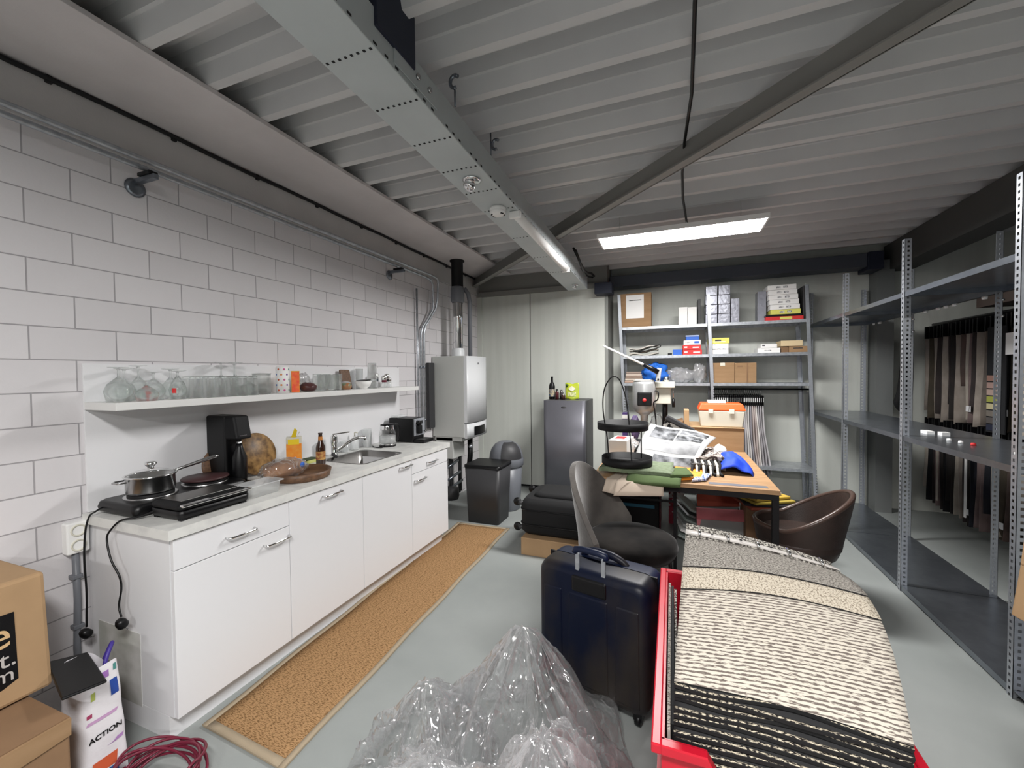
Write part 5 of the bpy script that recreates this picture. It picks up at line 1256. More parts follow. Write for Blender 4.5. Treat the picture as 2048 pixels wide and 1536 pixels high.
# ------------------------------------------------------------ metal shelving
def L_upright(name, base, h, sx, sy, parent, shear=0.0):
    """slotted angle; sx, sy = side the flanges point to"""
    b = MB(); wd = .036; th = .002
    xs = sorted((0, sx * wd)); ys = sorted((0, sy * wd))
    b.box((xs[0], min(0, sy * th), 0), (xs[1], max(0, sy * th), h)); b.box((min(0, sx * th), ys[0], 0), (max(0, sx * th), ys[1], h))
    if shear:
        for v in b.bm.verts: v.co.x += shear * v.co.z
    o = b.build(name, 'galvpost', local=True); o.parent = parent; o.location = Vector(base) - parent.location; return o
def shelf_sheet(parent, x0, x1, y0, y1, z, m='galvdark', shear=0, lip=.032):
    b = MB(); dx = shear * z
    b.box((x0 + dx, y0, z - .003), (x1 + dx, y1, z)); t_ = .002
    b.box((x0 + dx, y0, z - lip), (x1 + dx, y0 + t_, z - .003)).box((x0 + dx, y1 - t_, z - lip), (x1 + dx, y1, z - .003)).box((x0 + dx, y0 + t_, z - lip), (x0 + dx + t_, y1 - t_, z - .003)).box((x1 + dx - t_, y0 + t_, z - lip), (x1 + dx, y1 - t_, z - .003))
    return b.build('shelf', m, parent)
# right-hand rack
RX0, RX1 = 3.87, 4.37
t = thing('metal_shelving', 'long galvanised metal shelving along the right side, mostly empty', 'shelving', (4.12, 4.0, 0))
RY = (2.5, 3.48, 4.5, 5.5)
for i, y in enumerate(RY):
    L_upright('upright', (RX0, y, 0), 2.33, 1, 1 if i < 3 else -1, t)
    L_upright('upright', (RX1, y + (.04 if i < 3 else 0), 0), 2.33, -1, 1 if i < 3 else -1, t)
    for z in (1.80, 1.90): MB().lathe([(0, 0), (.008, 0), (.008, .006), (0, .007)], (RX1 - .02, y - .001, z), 8, axis='y').build('bolt', 'chrome', t)
for z, nm in ((1.985, 0), (1.04, 0), (.042, 0)):
    for y0, y1 in zip(RY[:-1], RY[1:]): shelf_sheet(t, RX0 + .003, RX1 - .003, y0 + .003, y1 - .003, z)
tag(bx('rack_extension_panel', 'galvdark', (RX0 + .003, 1.4, .038), (RX1 - .003, 2.497, .042)), 'low galvanised sheet continuing toward the camera at the right shelving foot', 'sheet')
# hanging rail with white glides behind
for k, (x, y, z) in enumerate([(4.42, 4.10, 1.945), (4.42, 4.20, 1.945), (4.42, 4.30, 1.945), (4.42, 4.48, 1.945), (4.42, 5.30, 1.945), (4.42, 5.42, 1.945), (4.42, 3.78, 1.945)]):
    tag(MB().lathe([(0, 0), (.014, 0), (.016, .02), (0, .02)], (x, y, z), 10).build('white_clip', 'paper'), 'small white clip on the rail behind the right shelving, %s' % ('second from near end', 'third from near end', 'fourth from near end', 'fifth from near end', 'sixth from near end', 'farthest', 'nearest')[k], 'clip', 'white clips on the rail')
tag(MB().box((4.40, 2.5, 1.965), (4.44, 5.45, 1.995)).build('clip_rail', 'galvdark'), 'long thin steel rail behind the right shelving carrying small white clips', 'rail')
# small parts lying on the middle shelf
tag(bx('paper_label', 'paper', (4.05, 3.60, 1.0405), (4.09, 3.68, 1.06)), 'small white carton of parts lying on the middle shelf of the right shelving', 'box')
tag(bx('paper_label', 'paper', (4.10, 3.54, 1.0405), (4.14, 3.59, 1.062)), 'second, smaller white piece beside the white carton of parts on the middle shelf', 'box')
for k, (x, y, c, l) in enumerate([(4.02, 3.30, 'paper', 'white bolt cap on the middle shelf'), (4.05, 3.14, 'redbox', 'small red piece on the middle shelf'), (4.03, 3.21, 'paper', 'white round cap beside the small red piece'), (4.06, 2.85, 'paper', 'white cap nearest the front upright on the middle shelf')]):
    tag(MB().lathe([(0, 0), (.012, 0), (.01, .014), (0, .016)], (x, y, 1.0405), 12).build('bolt_piece', c), l + ' of the right shelving', 'small part')

# back rack, leaning slightly
SH = -.043; BX = (1.945, 2.905, 3.862); BY0, BY1 = 5.1, 5.5
t = thing('metal_shelving', 'galvanised metal shelving against the back wall, crowded and leaning slightly left', 'shelving', (2.9, 5.3, 0))
for i, x in enumerate(BX):
    h = 2.40 if i == 0 else (2.33 if i == 1 else 2.36)
    sx = 1 if i < 2 else -1
    L_upright('upright', (x, BY0, 0), h, sx, 1, t, SH); L_upright('upright', (x, BY1, 0), h, sx, -1, t, SH)
for z in (2.01, 1.67, 1.35, .45):
    for x0, x1 in zip(BX[:-1], BX[1:]): shelf_sheet(t, x0 + .003, x1 - .003, BY0 + .003, BY1 - .003, z, 'galv', SH)
def bi(name, m, x0, x1, z0, z1, label, cat='box', y=5.13, d=.22, group=None, bevel=.002, X=None):
    return tag(bx(name, m, (x0, y, z0), (x1, y + d, z1), bevel=bevel), label, cat, group)
def bip(name, m, x0, x1, z0, z1, label, prints, cat='box', y=5.13, d=.22, group=None):
    t = thing(name, label, cat, ((x0 + x1) / 2, y + d / 2, z0), group=group)
    bx('box_body', m, (x0, y, z0), (x1, y + d, z1), t, bevel=.002)
    for (u0, u1, v0, v1, mm, nm) in prints:
        bx(nm, mm, (x0 + (x1 - x0) * u0, y - .0015, z0 + (z1 - z0) * v0), (x0 + (x1 - x0) * u1, y - .0002, z0 + (z1 - z0) * v1), t)
    return t
M['silver'] = mat('silver_wrap', '9a9ca6', .3, .4, bump=.3, bscale=25)
M['smudge'] = mat('printed_words', '55565a', .6, var='d8d8d8', vscale=60, stretch=(1, 1, 4), th=(.45, .55))
t = bip('cardboard_box', 'cardboard', 1.85, 2.225, 2.011, 2.41, 'cardboard box with a white sheet taped on it, top left of the back shelving', [(.24, .78, .26, .95, 'paper', 'taped_sheet'), (.34, .7, .78, .80, 'smudge', 'printed_line')])
bi('white_box', 'paper', 2.52, 2.613, 2.011, 2.21, 'upright white box on the top shelf, left one of the pair beside the middle upright', y=5.12)
bi('white_box', 'paper', 2.617, 2.71, 2.011, 2.205, 'upright white box on the top shelf, right one of the pair beside the middle upright', y=5.12)
bi('dark_box', 'charcoal', 2.725, 2.755, 2.011, 2.30, 'narrow dark item standing behind the middle upright on the top shelf', y=5.2)
for c in range(2):
    for r in range(4):
        x = 2.80 + c * .128; 
        bi('silver_box', 'silver', x + .003 * r % .006, x + .118, 2.011 + r * .104, 2.011 + r * .104 + .101, 'silver-wrapped box in the %s column, %s' % (('left', 'right')[c], ('bottom', 'second from bottom', 'third from bottom', 'topmost')[r]), group='silver-wrapped boxes on the top shelf', bevel=.003)
bi('silver_box', 'silver', 3.055, 3.135, 2.011, 2.272, 'tall silver-wrapped box standing at the right of the two silver columns', bevel=.003)
bip('flat_case', 'redbox', 3.385, 3.725, 2.011, 2.052, 'flat dark red case with yellow label at the bottom of the white pile, top right', [(.38, .70, .2, .85, 'yellow', 'yellow_label')])
bi('flat_case', 'black', 3.38, 3.71, 2.053, 2.072, 'flat black case lying between the red case and the white boxes', y=5.12)
for r in range(6):
    z = 2.073 + r * .052; m = 'yellow' if r == 0 else 'paper'
    bip('flat_white_box', m, 3.43 - .006 * r, 3.70 - .008 * r, z, z + .050, 'flat printed white box in the top right pile, %s' % ('lowest with yellow front', 'second from the bottom', 'third from the bottom', 'fourth from the bottom', 'fifth from the bottom', 'topmost')[r], [(.3, .46, .3, .7, 'smudge', 'printed_words'), (.55, .7, .3, .7, 'smudge', 'printed_words')], group='flat white boxes in the pile at the top right')
bi('dark_book_pile', 'silver', 3.32, 3.40, 2.011, 2.34, 'tall grey wrapped bundle at the left of the white box pile', 'bundle', y=5.2, d=.15)
bi('upright_dark_board', 'charcoal', 3.725, 3.745, 2.011, 2.36, 'dark board standing between the white pile and the right upright', 'board', y=5.15)
# second shelf
for k in range(3):
    b = MB(); b.grid(lambda u, v: (1.97 + .33 * u, 5.13 + .22 * v, 1.695 + .03 * k + .035 * u * k * .5 + .012 * math.sin(u * 8 + k)), 14, 6, thick=.012)
    tag(b.build('fabric_bag', mat('canvas_%d' % k, ('b5b0a6', 'a39e94', 'c4c0b8')[k], .9)), 'folded off-white canvas bag on the second shelf, %s of three' % ('lowest', 'middle', 'topmost')[k], 'bag', 'folded canvas bags')
tag(MB().tube(spline([(2.02, 5.125, 1.73), (2.1, 5.115, 1.725), (2.2, 5.118, 1.76), (2.31, 5.12, 1.79), (2.315, 5.12, 1.765), (2.2, 5.115, 1.735), (2.08, 5.115, 1.71)], 5), .006, 6).build('black_strap', 'black'), 'black strap looped in front of the canvas bags', 'strap')
bi('blue_box', 'bluebox', 2.46, 2.555, 1.671, 1.732, 'small blue box on the second shelf left of the red boxes')
bi('dark_item', 'black', 2.405, 2.45, 1.671, 1.695, 'small black item left of the small blue box on the second shelf', 'item')
for r in range(2): bip('red_box', 'redbox', 2.565, 2.765 - .012 * r, 1.671 + r * .055, 1.724 + r * .055, 'red printed box on the second shelf, %s of the two' % ('lower', 'upper')[r], [(.08, .25, .4, .7, 'paper', 'white_print'), (.55, .9, .35, .6, 'paper', 'white_print')], group='red printed boxes')
bip('white_blue_box', 'paper', 2.575, 2.752, 1.782, 1.835, 'white box with blue words on top of the red boxes', [(.62, .9, .3, .75, 'bluebox', 'blue_print'), (.1, .4, .4, .7, 'smudge', 'printed_words')])
bi('blue_case', 'bluebox', 2.60, 2.735, 1.836, 1.872, 'blue flat box lying above the white box with blue words')
bi('pale_blue_case', mat('pale_blue', '93a3c4', .5), 2.595, 2.735, 1.873, 1.890, 'pale flat box topmost above the blue flat box')
bip('torn_white_box', 'paper', 2.83, 3.03, 1.671, 1.785, 'torn white box on the second shelf right of the middle upright', [(.02, .98, .42, .52, 'smudge', 'torn_edge'), (.1, .35, .85, .95, 'smudge', 'printed_words')])
bip('yellow_box', 'yellow', 2.835, 3.04, 1.786, 1.848, 'yellow and grey printed box on top of the torn white box', [(.3, .6, .45, .7, 'charcoal', 'dark_print'), (.1, .8, .25, .4, 'paper', 'white_band')])
tag(blob((3.06, 5.18, 1.74), (.03, .04, .02), .3, 3, 71).build('crumpled_paper', 'paper'), 'crumpled white paper sticking out beside the yellow box', 'paper') if 0 else None
bip('white_box', 'paper', 3.31, 3.52, 1.671, 1.721, 'low white printed box on the second shelf, right bay, lower of two', [(.3, .6, .4, .6, 'smudge', 'printed_words')])
bip('white_box', 'paper', 3.34, 3.49, 1.722, 1.764, 'small white box lying on the low white printed box', [(.08, .25, .5, .8, 'charcoal', 'dark_print')])
bip('brown_box', 'cardboard', 3.60, 3.77, 1.671, 1.733, 'low brown box with dark print, second shelf far right', [(.2, .7, .6, .75, 'charcoal', 'dark_print')])
bi('brown_box', 'carddark', 3.53, 3.598, 1.671, 1.735, 'dark brown box end at the left of the low printed brown box', y=5.15)
bi('cream_box', mat('cream_card', 'd6c19a', .7), 3.525, 3.72, 1.736, 1.795, 'cream coloured box lying across the brown boxes')
# third shelf
for r in range(5): bi('folded_textile', mat('textile_%d' % r, ('a88f80', 'c2b6a8', '9a8577', 'b9ab9e', '8f7f75')[r], .95), 1.92 + .004 * r, 2.135 - .006 * r, 1.351 + r * .027, 1.351 + r * .027 + .025, 'folded pinkish beige textile on the third shelf, %s' % ('lowest', 'second up', 'middle', 'fourth up', 'topmost')[r], 'textile', group='folded textiles on the third shelf', bevel=.008)
tag(blob((2.26, 5.22, 1.455), (.145, .09, .12), .55, 2.4, 81, n=30, flat=.88).build('blue_bag', mat('blue_bag_cloth', '1c63c0', .6, bump=.3, bscale=20)), 'bright blue bag on the third shelf behind the drill press', 'bag')
tag(blob((2.53, 5.22, 1.43), (.16, .09, .09), .35, 4, 91, n=36, flat=.9).build('plastic_wrap', 'film3'), 'crumpled bright plastic wrap on the third shelf, wider left one', 'wrap')
tag(blob((2.74, 5.22, 1.45), (.07, .08, .12), .35, 4, 97, n=36, flat=.9).build('plastic_wrap', 'film3'), 'crumpled bright plastic wrap on the third shelf, taller right one by the middle upright', 'wrap')
bip('cardboard_box', 'cardboard', 2.855, 3.09, 1.351, 1.572, 'square cardboard box on the third shelf, left of the pair', [(.4, .6, .85, 1.0, 'offwhite', 'tape_piece')])
bip('cardboard_box', 'cardboard', 3.095, 3.30, 1.351, 1.568, 'square cardboard box on the third shelf, right of the pair', [(.55, .62, .0, 1.0, 'carddark', 'tape_strip'), (.1, .35, .78, .86, 'carddark', 'faint_print')])

# samples on hangers below the third shelf
tag(MB().tube([(2.86, 5.32, 1.275), (3.84, 5.32, 1.275)], .010, 8).build('hanging_rail', 'black'), 'black rail below the third shelf of the back shelving', 'rail')
cols = [mat('pale_fabric_%d' % i, c, .9) for i, c in enumerate(('c9c6c4', 'b9b6b8', 'a09da0', 'd8d4d0', 'b4a8a4', '8f8c92'))]
proto = None
for k in range(26):
    x = 2.885 + k * .0195
    t = thing('hanging_sample', 'pale fabric sample on a black hanger, %s from the left, back shelving' % ORD[k], 'fabric sample', (x, 5.32, 1.27), group='pale fabric samples on black hangers at the back')
    y0, y1 = 5.17, 5.45
    bx('hanger', 'black', (x - .006, y0, 1.10), (x + .006, y1, 1.21), t, bevel=.003)
    MB().tube([(x, 5.32, 1.205), (x, 5.32, 1.245), (x, 5.33, 1.262), (x, 5.325, 1.272)], .003, 5).build('hook', 'steel', t)
    bx('white_tab', 'paper', (x - .002, y0 - .002, 1.14), (x + .003, y0 - .0002, 1.185), t)
    spread = (k - 9) * .0055; zb = .33 + .03 * math.sin(k * 1.3)
    b = MB(); b.grid(lambda u, v: (x + spread * (1 - v) ** 1.3 + .004 * math.sin(v * 8 + k), y0 + .01 + .24 * u, zb + (1.10 - zb) * v), 2, 10, thick=.008); b.build('fabric', cols[(k * 5 + k // 3) % 6], t)

# hanging samples beyond the right shelving
dk = [mat('fabric_tone_%d' % i, c, .9, var=v, vscale=14, stretch=(1, 1, .6)) for i, (c, v) in enumerate([('2a2522', '1d1a19'), ('6b625a', '57504a'), ('1f2230', '15171f'), ('5a4a44', '463a35'), ('9a9188', '847b72'), ('3a3130', '2a2423'), ('7d6c6a', '675856'), ('17181c', '101114'), ('b5ada2', '9d958a'), ('4c4336', '3b352b')])]
sheen_l = mat('light_label', 'e6e6e8', .6)
tag(MB().tube([(4.93, 3.4, 1.93), (4.93, 5.5, 1.93)], .014, 8).build('hanging_rail', 'black'), 'upper black rail of hanging samples in the dark aisle beyond the right shelving', 'rail')
tag(MB().tube([(4.93, 3.4, 1.03), (4.93, 5.5, 1.03)], .014, 8).build('hanging_rail', 'black'), 'lower black rail of hanging samples in the dark aisle beyond the right shelving', 'rail')
rnd = random.Random(3)
tones = ('dark brown', 'taupe', 'dark blue', 'brown', 'light grey brown', 'deep brown', 'mauve', 'black', 'cream', 'olive')
for tier, (ztop, zb0, zb1) in enumerate(((1.93, .98, 1.35), (1.03, .12, .34))):
    n = 34
    for k in range(n):
        y = 3.42 + k * (2.0 / n); ci = rnd.randrange(10)
        zb = zb0 + (zb1 - zb0) * rnd.random()
        if k % 3: zb = zb0 + .06 * rnd.random()
        t = thing('hanging_sample', '%s fabric sample, %s from the near end of the %s aisle rail' % (tones[ci], ORD[k], ('upper', 'lower')[tier]), 'fabric sample', (4.93, y, ztop), group='fabric samples on the %s rail in the dark aisle' % ('upper', 'lower')[tier])
        x0 = 4.80 + .02 * rnd.random(); an = rnd.uniform(-.3, .5)
        bx('hanger', 'black', (x0, y - .006, ztop - .15), (x0 + .28, y + .006, ztop - .03), t, bevel=.002)
        b = MB(); b.grid(lambda u, v: (x0 + .01 + .24 * u, y + an * .10 * (1 - u) * (1 - v) + .006 * math.sin(v * 7 + k), zb + (ztop - .12 - zb) * v), 2, 8, thick=.008); b.build('fabric', dk[ci], t)
        if k in (7, 15, 22): bx('paper_label', sheen_l, (x0 + .001, y - .03, zb + .10), (x0 + .004, y + .03, zb + .15), t)
# colour card and pale strips facing the aisle
t = thing('colour_card', 'dark sample card with a column of coloured swatches on the upper rail', 'sample card', (4.78, 4.3, 1.0))
bx('card', dk[7], (4.775, 4.22, .98), (4.782, 4.42, 1.80), t)
for i, c in enumerate(('8c6a5e', '9a7f76', 'a38d82', '8f9440', 'b3aa84', '6a645c', '4f4a48', '1a1f33')):
    bx('swatch', mat('swatch_%d' % i, c, .9), (4.770, 4.30, 1.38 - i * .055), (4.7745, 4.41, 1.425 - i * .055), t)
tag(bx('pale_sample_strip', dk[8], (4.765, 4.02, 1.0), (4.772, 4.09, 1.78)), 'long pale narrow sample strip on the upper rail beside the swatch card', 'fabric sample')
tag(bx('white_sheet', 'paper', (4.765, 4.13, 1.58), (4.770, 4.21, 1.74)), 'small white sheet pinned on the upper rail between swatch card and pale strip', 'sheet')
for k, (y, z0) in enumerate(((5.02, .25), (4.62, .22))):
    tag(bx('pale_sample_strip', 'paper' if k else dk[8], (4.76, y, z0), (4.767, y + .022, .92)), 'narrow pale strip hanging on the lower rail, %s' % ('nearer' if k else 'farther'), 'fabric sample')
tag(MB().tube(spline([(4.62, 5.28, 1.82), (4.60, 5.26, 1.5), (4.55, 5.2, 1.25), (4.53, 5.2, 1.15), (4.60, 5.25, 1.08), (4.66, 5.3, 1.2), (4.66, 5.3, 1.82)], 6), [.03] * 37, 8).tube([(4.64, 5.28, 1.80), (4.64, 5.3, 2.51)], .004, 6).build('black_garment', 'blacksoft'), 'black garment hanging at the far end of the right shelving', 'garment')
bx('shelf_box', 'darkwood', (4.9, 4.0, 2.0), (5.4, 4.8, 2.35)); tag(bpy.context.scene.collection.objects[-1], 'dark brown box on top of the sample racks beyond the right shelving', 'box')

# ------------------------------------------------------------ red crate with carpet sample book
CX0, CX1, CY0, CY1, CZ = 2.425, 2.955, 1.03, 1.93, .60
t = thing('red_crate', 'red plastic crate holding the carpet sample book', 'crate', (2.71, 1.47, 0))
b = MB(); w_ = .008
def wall(b, pts, nrm, th): b.prism(pts, Vector(nrm) * th)
tp = .015
wall(b, [(CX0 + tp, CY0 + tp, 0), (CX0 + tp, CY1 - tp, 0), (CX0, CY1, CZ), (CX0, CY0, CZ)], (1, 0, 0), w_)
wall(b, [(CX1 - tp, CY0 + tp, 0), (CX1, CY0, CZ), (CX1, CY1, CZ), (CX1 - tp, CY1 - tp, 0)], (-1, 0, 0), w_)
wall(b, [(CX0 + tp, CY1 - tp, 0), (CX1 - tp, CY1 - tp, 0), (CX1, CY1, CZ), (CX0, CY1, CZ)], (0, -1, 0), w_)
wall(b, [(CX0 + tp, CY0 + tp, 0), (CX0, CY0, CZ), (CX0 + .10, CY0, CZ), (CX0 + .15, CY0 + .002, CZ - .09), (CX1 - .15, CY0 + .002, CZ - .09), (CX1 - .10, CY0, CZ), (CX1, CY0, CZ), (CX1 - tp, CY0 + tp, 0)], (0, 1, 0), w_)
b.box((CX0 + tp, CY0 + tp, 0), (CX1 - tp, CY1 - tp, .01))
b.build('crate_body', 'red', t)
b = MB(); lw, lh = .022, .02
b.box((CX0 - lw, CY0 - lw, CZ - lh), (CX0 + .002, CY1 + lw, CZ + .004)).box((CX1 - .002, CY0 - lw, CZ - lh), (CX1 + lw, CY1 + lw, CZ + .004)).box((CX0, CY1 - .002, CZ - lh), (CX1, CY1 + lw, CZ + .004))
b.build('rim', 'red', t, bevel=.004)
b = MB()
path = [(CX0 - .0, CZ), (CX0 + .10, CZ), (CX0 + .15, CZ - .09), (CX1 - .15, CZ - .09), (CX1 - .10, CZ), (CX1, CZ)]
for (xa, za), (xb, zb) in zip(path[:-1], path[1:]): b.hexa([(xa, CY0 - lw, za - lh), (xb, CY0 - lw, zb - lh), (xb, CY0 + .002, zb - lh), (xa, CY0 + .002, za - lh)], [(xa, CY0 - lw, za + .004), (xb, CY0 - lw, zb + .004), (xb, CY0 + .002, zb + .004), (xa, CY0 + .002, za + .004)])
b.build('front_rim', 'red', t, bevel=.003)
b = MB()
for z in (.10, .22, .34, .44): b.box((CX0 - .012, CY0 - .014, z), (CX1 + .012, CY0 + .004, z + .007)).box((CX0 - .012, CY0, z), (CX0 + .008, CY1, z + .007))
for x in (CX0 + .10, CX0 + .30, CX1 - .10): b.box((x, CY0 - .014, .02), (x + .007, CY0 + .004, CZ - .1))
for y in (CY0 + .2, CY0 + .45, CY0 + .7): b.box((CX0 - .012, y, .02), (CX0 + .008, y + .007, CZ - .02))
b.build('ribs', 'red', t)
# sample book
t = thing('carpet_sample_book', 'thick book of woven carpet samples lying across the red crate', 'sample book', (2.70, 1.42, .5))
NL, NR, FR, FL = Vector((2.455, 1.10, .70)), Vector((2.915, 1.075, .70)), Vector((2.99, 1.79, .755)), Vector((2.503, 1.79, .835))
def book(u, v, drop=0.0, ext=0.0):
    vv = v - ext
    p = (NL * (1 - u) + NR * u) * (1 - vv) + (FL * (1 - u) + FR * u) * vv
    s = math.sin(PI * max(0, min(1, vv)))
    p.z += .055 * s * (.5 + .8 * u) + .012 * math.sin(PI * u)
    p.x += .045 * s * u * .7 - .0 * s
    p.z -= drop; return p
sheets = [('weave_mix', .90, 1.06, -.012), ('weave_grey', .60, 1.0, -.008), ('weave_beige', .44, .97, -.004), ('weave_big', 0, .97, 0)]
for i, (m, v0, v1, dr) in enumerate(sheets):
    b = MB(); b.back = 1; b.edge = 1 if i else 0
    b.grid(lambda u, v: book(u, v0 + (v1 - v0) * v + (.03 * math.sin(u * 3) if v0 > .1 else 0) * (1 - v), dr), 20, 26, thick=.004); b.build('carpet_sheet', [m, 'rubber'], t)
for i in range(11):
    e = .005 + .0045 * i + .004 * math.sin(i * 2.4); dr = .006 + .0165 * i
    wob = lambda u, v: e + .014 * mnoise.noise(Vector((u * 2.5, i * 2.3, 0)))
    b = MB(); b.back = 0; b.edge = 0
    b.grid(lambda u, v: book(u, v * .9, dr + .006 * mnoise.noise(Vector((u * 3, i * 1.7, v * 3))), wob(u, v)), 20, 16, thick=.010)
    b.m = 1; b.edge = 1; b.back = 0
    b.grid(lambda u, v: book(u, v * .008, dr - .0012 + .006 * mnoise.noise(Vector((u * 3, i * 1.7, v * .024))), wob(u, v) - .002), 20, 2, thick=.0022)
    b.build('carpet_sheet', ['rubber', 'weave_edge'], t)
b = MB(); b.grid(lambda u, v: book(u, .925 + .05 * v, -.018), 16, 2, thick=.004); b.build('binding_strip', mat('pale_binding', 'c9c4bf', .5), t)
for i in range(5):
    p = book(.10 + .2 * i, .95, -.024)
    MB().tube([p + Vector((0, -.03, -.004)), p + Vector((0, -.02, .006)), p + Vector((0, .012, .006)), p + Vector((0, .02, -.004))], .0045, 8).build('ring', 'chrome', t)
for i in range(4):
    p = book(.19 + .2 * i, .95, -.0225)
    MB().lathe([(0, 0), (.005, 0), (.005, .002), (0, .002)], p, 10).build('eyelet', 'gapdark', t)
# hidden stuff that carries the book, and upright sheets against the crate side
for i in range(3):
    b = MB(); b.hexa([(2.445 + .012 * i, 1.09 + .02 * i, .12), (2.453 + .012 * i, 1.09 + .02 * i, .12), (2.453 + .012 * i, 1.80, .12), (2.445 + .012 * i, 1.80, .12)], [(2.438 + .010 * i, 1.09 + .02 * i, .58), (2.446 + .010 * i, 1.09 + .02 * i, .58), (2.446 + .010 * i, 1.70, .66 - .01 * i), (2.438 + .010 * i, 1.70, .66 - .01 * i)])
    tag(b.build('upright_carpet_sheet', ('weave_grey', 'rubber', 'weave_mix')[i]), 'carpet sheet standing upright in the red crate left of the sample book, %s' % ('outermost', 'second', 'innermost')[i], 'carpet sample', 'upright carpet sheets in the crate')
tag(MB().box((2.49, 1.16, .012), (2.92, 1.80, .50)).build('carpet_stack', 'rubber', bevel=.01), 'black-backed stack of carpet samples filling the red crate under the sample book', 'carpet samples')

# ------------------------------------------------------------ crumpled clear plastic
def plastic(name, c, size, H, seed, label, m='film', fr=5.0, n=90, ridge=.5, peaks=()):
    """a crumpled plastic sheet, ridged noise folds over low mounds"""
    def fn(u, v):
        x = (u - .5) * 2; y = (v - .5) * 2
        r = math.sqrt(x * x + y * y); ang = math.atan2(y, x)
        lim = .82 + .18 * mnoise.noise(Vector((math.cos(ang) * 1.6, math.sin(ang) * 1.6, seed)))
        fall = max(0, 1 - (r / lim) ** 2.2)
        p = Vector((x * fr * .3 + seed, y * fr * .3, seed * 2.1))
        f1 = 1 - abs(mnoise.noise(p * 1.3)) * 2.2
        f2 = 1 - abs(mnoise.noise(p * 3.1 + Vector((5, 2, 1)))) * 2
        f3 = 1 - abs(mnoise.noise(p * 7 + Vector((1, 7, 3)))) * 2
        z = H * fall ** .6 * (.45 + ridge * (.38 * f1 + .22 * f2 + .10 * f3))
        for (px, py, ph, pr) in peaks:
            d = math.hypot(x - px, y - py) / pr
            if d < 1: z += ph * (1 - d) ** 1.35 * (1 + .18 * f2)
        dx = .10 * mnoise.noise(p * 2.2 + Vector((9, 9, 9))); dy = .10 * mnoise.noise(p * 2.2 + Vector((3, 9, 1)))
        return Vector((c[0] + size[0] * (x * lim + dx * fall), c[1] + size[1] * (y * lim + dy * fall), max(.003, z)))
    mb = MB(); mb.grid(fn, n, n)
    o = mb.build(name, m); tag(o, label, 'plastic'); return o
def tent(name, c, H, R, seed, label, m='film', pleats=9, amp=.05, p=1.25, stretch=(1, 1), cat='plastic'):
    """a plastic sheet drawn up to a rounded peak, with sharp pleats running down from it"""
    def tri(x):
        x = x - math.floor(x); return 1 - abs(2 * x - 1) * 2
    def fn(u, v):
        th = 2 * PI * u; ct, st = math.cos(th), math.sin(th)
        lim = R * (.80 + .35 * mnoise.noise(Vector((ct * 1.3 + seed, st * 1.3, seed * 2))))
        rho = v ** .85
        wv = 1.3 * mnoise.noise(Vector((ct * 1.5, st * 1.5 + seed, rho * 1.4)))
        q = tri(pleats * u + wv) + .5 * tri(pleats * 2.3 * u + wv * 2 + seed + rho)
        env = rho ** 1.6 * (1 - rho) * 4
        fine = mnoise.noise(Vector((ct * rho * 7, st * rho * 7, seed + 4)))
        fine2 = 1 - 2 * abs(mnoise.noise(Vector((ct * rho * 15, st * rho * 15, seed + 9))))
        z = H * ((1 - rho) ** p * (1 - .10 * max(0, 1 - rho * 8))) + amp * q * env + (.03 * fine + .014 * fine2) * env
        r = lim * rho * (1 + .16 * q * env)
        return Vector((c[0] + r * ct * stretch[0], c[1] + r * st * stretch[1], max(.003 + .004 * (1 + fine), z)))
    mb = MB(); mb.grid(fn, 180, 60)
    o = mb.build(name, m); tag(o, label, cat); return o
tent('clear_plastic_sheet', (1.935, 1.44), .59, .50, 3.3, 'large clear plastic sheet drawn up to a tall peak in front of the navy suitcase', amp=.06)
tent('clear_plastic_sheet', (1.59, 1.31), .36, .36, 8.7, 'smaller clear plastic sheet with a low peak nearest the runner rug', pleats=7, amp=.05, p=1.15)
tent('clear_plastic_sheet', (2.10, 1.12), .47, .44, 14.2, 'milky crumpled plastic heap nearest the camera beside the red crate', m='film2', pleats=8, amp=.06, p=.7, stretch=(.7, .8))
tent('clear_plastic_sheet', (1.76, 1.05), .33, .44, 21.6, 'milky flat fold of plastic at the bottom of the photo between the two peaks', m='film2', pleats=6, amp=.05, p=.75, stretch=(1, .7))
tag(blob((1.93, 1.10, .20), (.06, .06, .05), .25, 2.5, 5).build('wrapped_roll', mat('skin_pink_roll', 'b08a70', .7)), 'brownish pink roll showing through the clear plastic heap', 'roll')
tag(blob((2.12, 1.14, .11), (.16, .12, .10), .2, 2.5, 15).build('wrapped_bundle', mat('pale_bundle', 'c9c6c6', .7)), 'pale soft bundle inside the clear plastic heap', 'bundle')

# ------------------------------------------------------------ lower left corner: boxes, bag, cable
t = thing('cardboard_box', 'cardboard box with black printed label, upper one of the stack at the left edge', 'box', (.22, .45, .405))
b = MB(); b.hexa([(.02, .10, .405), (.425, .10, .405), (.43, .755, .405), (.02, .755, .405)], [(.02, .10, .80), (.418, .10, .81), (.412, .75, .805), (.02, .75, .80)]); b.build('box_body', 'cardlight', t, bevel=.012, seg=2)
b = MB(); b.hexa([(.4245, .10, .47), (.4262, .10, .47), (.4265, .675, .465), (.4248, .675, .465)], [(.4195, .10, .715), (.421, .10, .715), (.4195, .672, .705), (.418, .672, .705)]); b.build('black_label', 'black', t)
XL = lambda y, z: frame((.4275 - (z - .47) * .02, y, z), (0, 1, .0), (-.015, 0, 1))
M['labeltext'] = mat('label_gold', 'c9a87c', .6); M['labeltext2'] = mat('label_grey', 'b5b0ac', .6)
text('e', .13, 'labeltext', XL(.602, .60), t, bold=False)
text('t.', .075, 'labeltext2', XL(.632, .535), t); text('m', .065, 'labeltext2', XL(.617, .487), t)
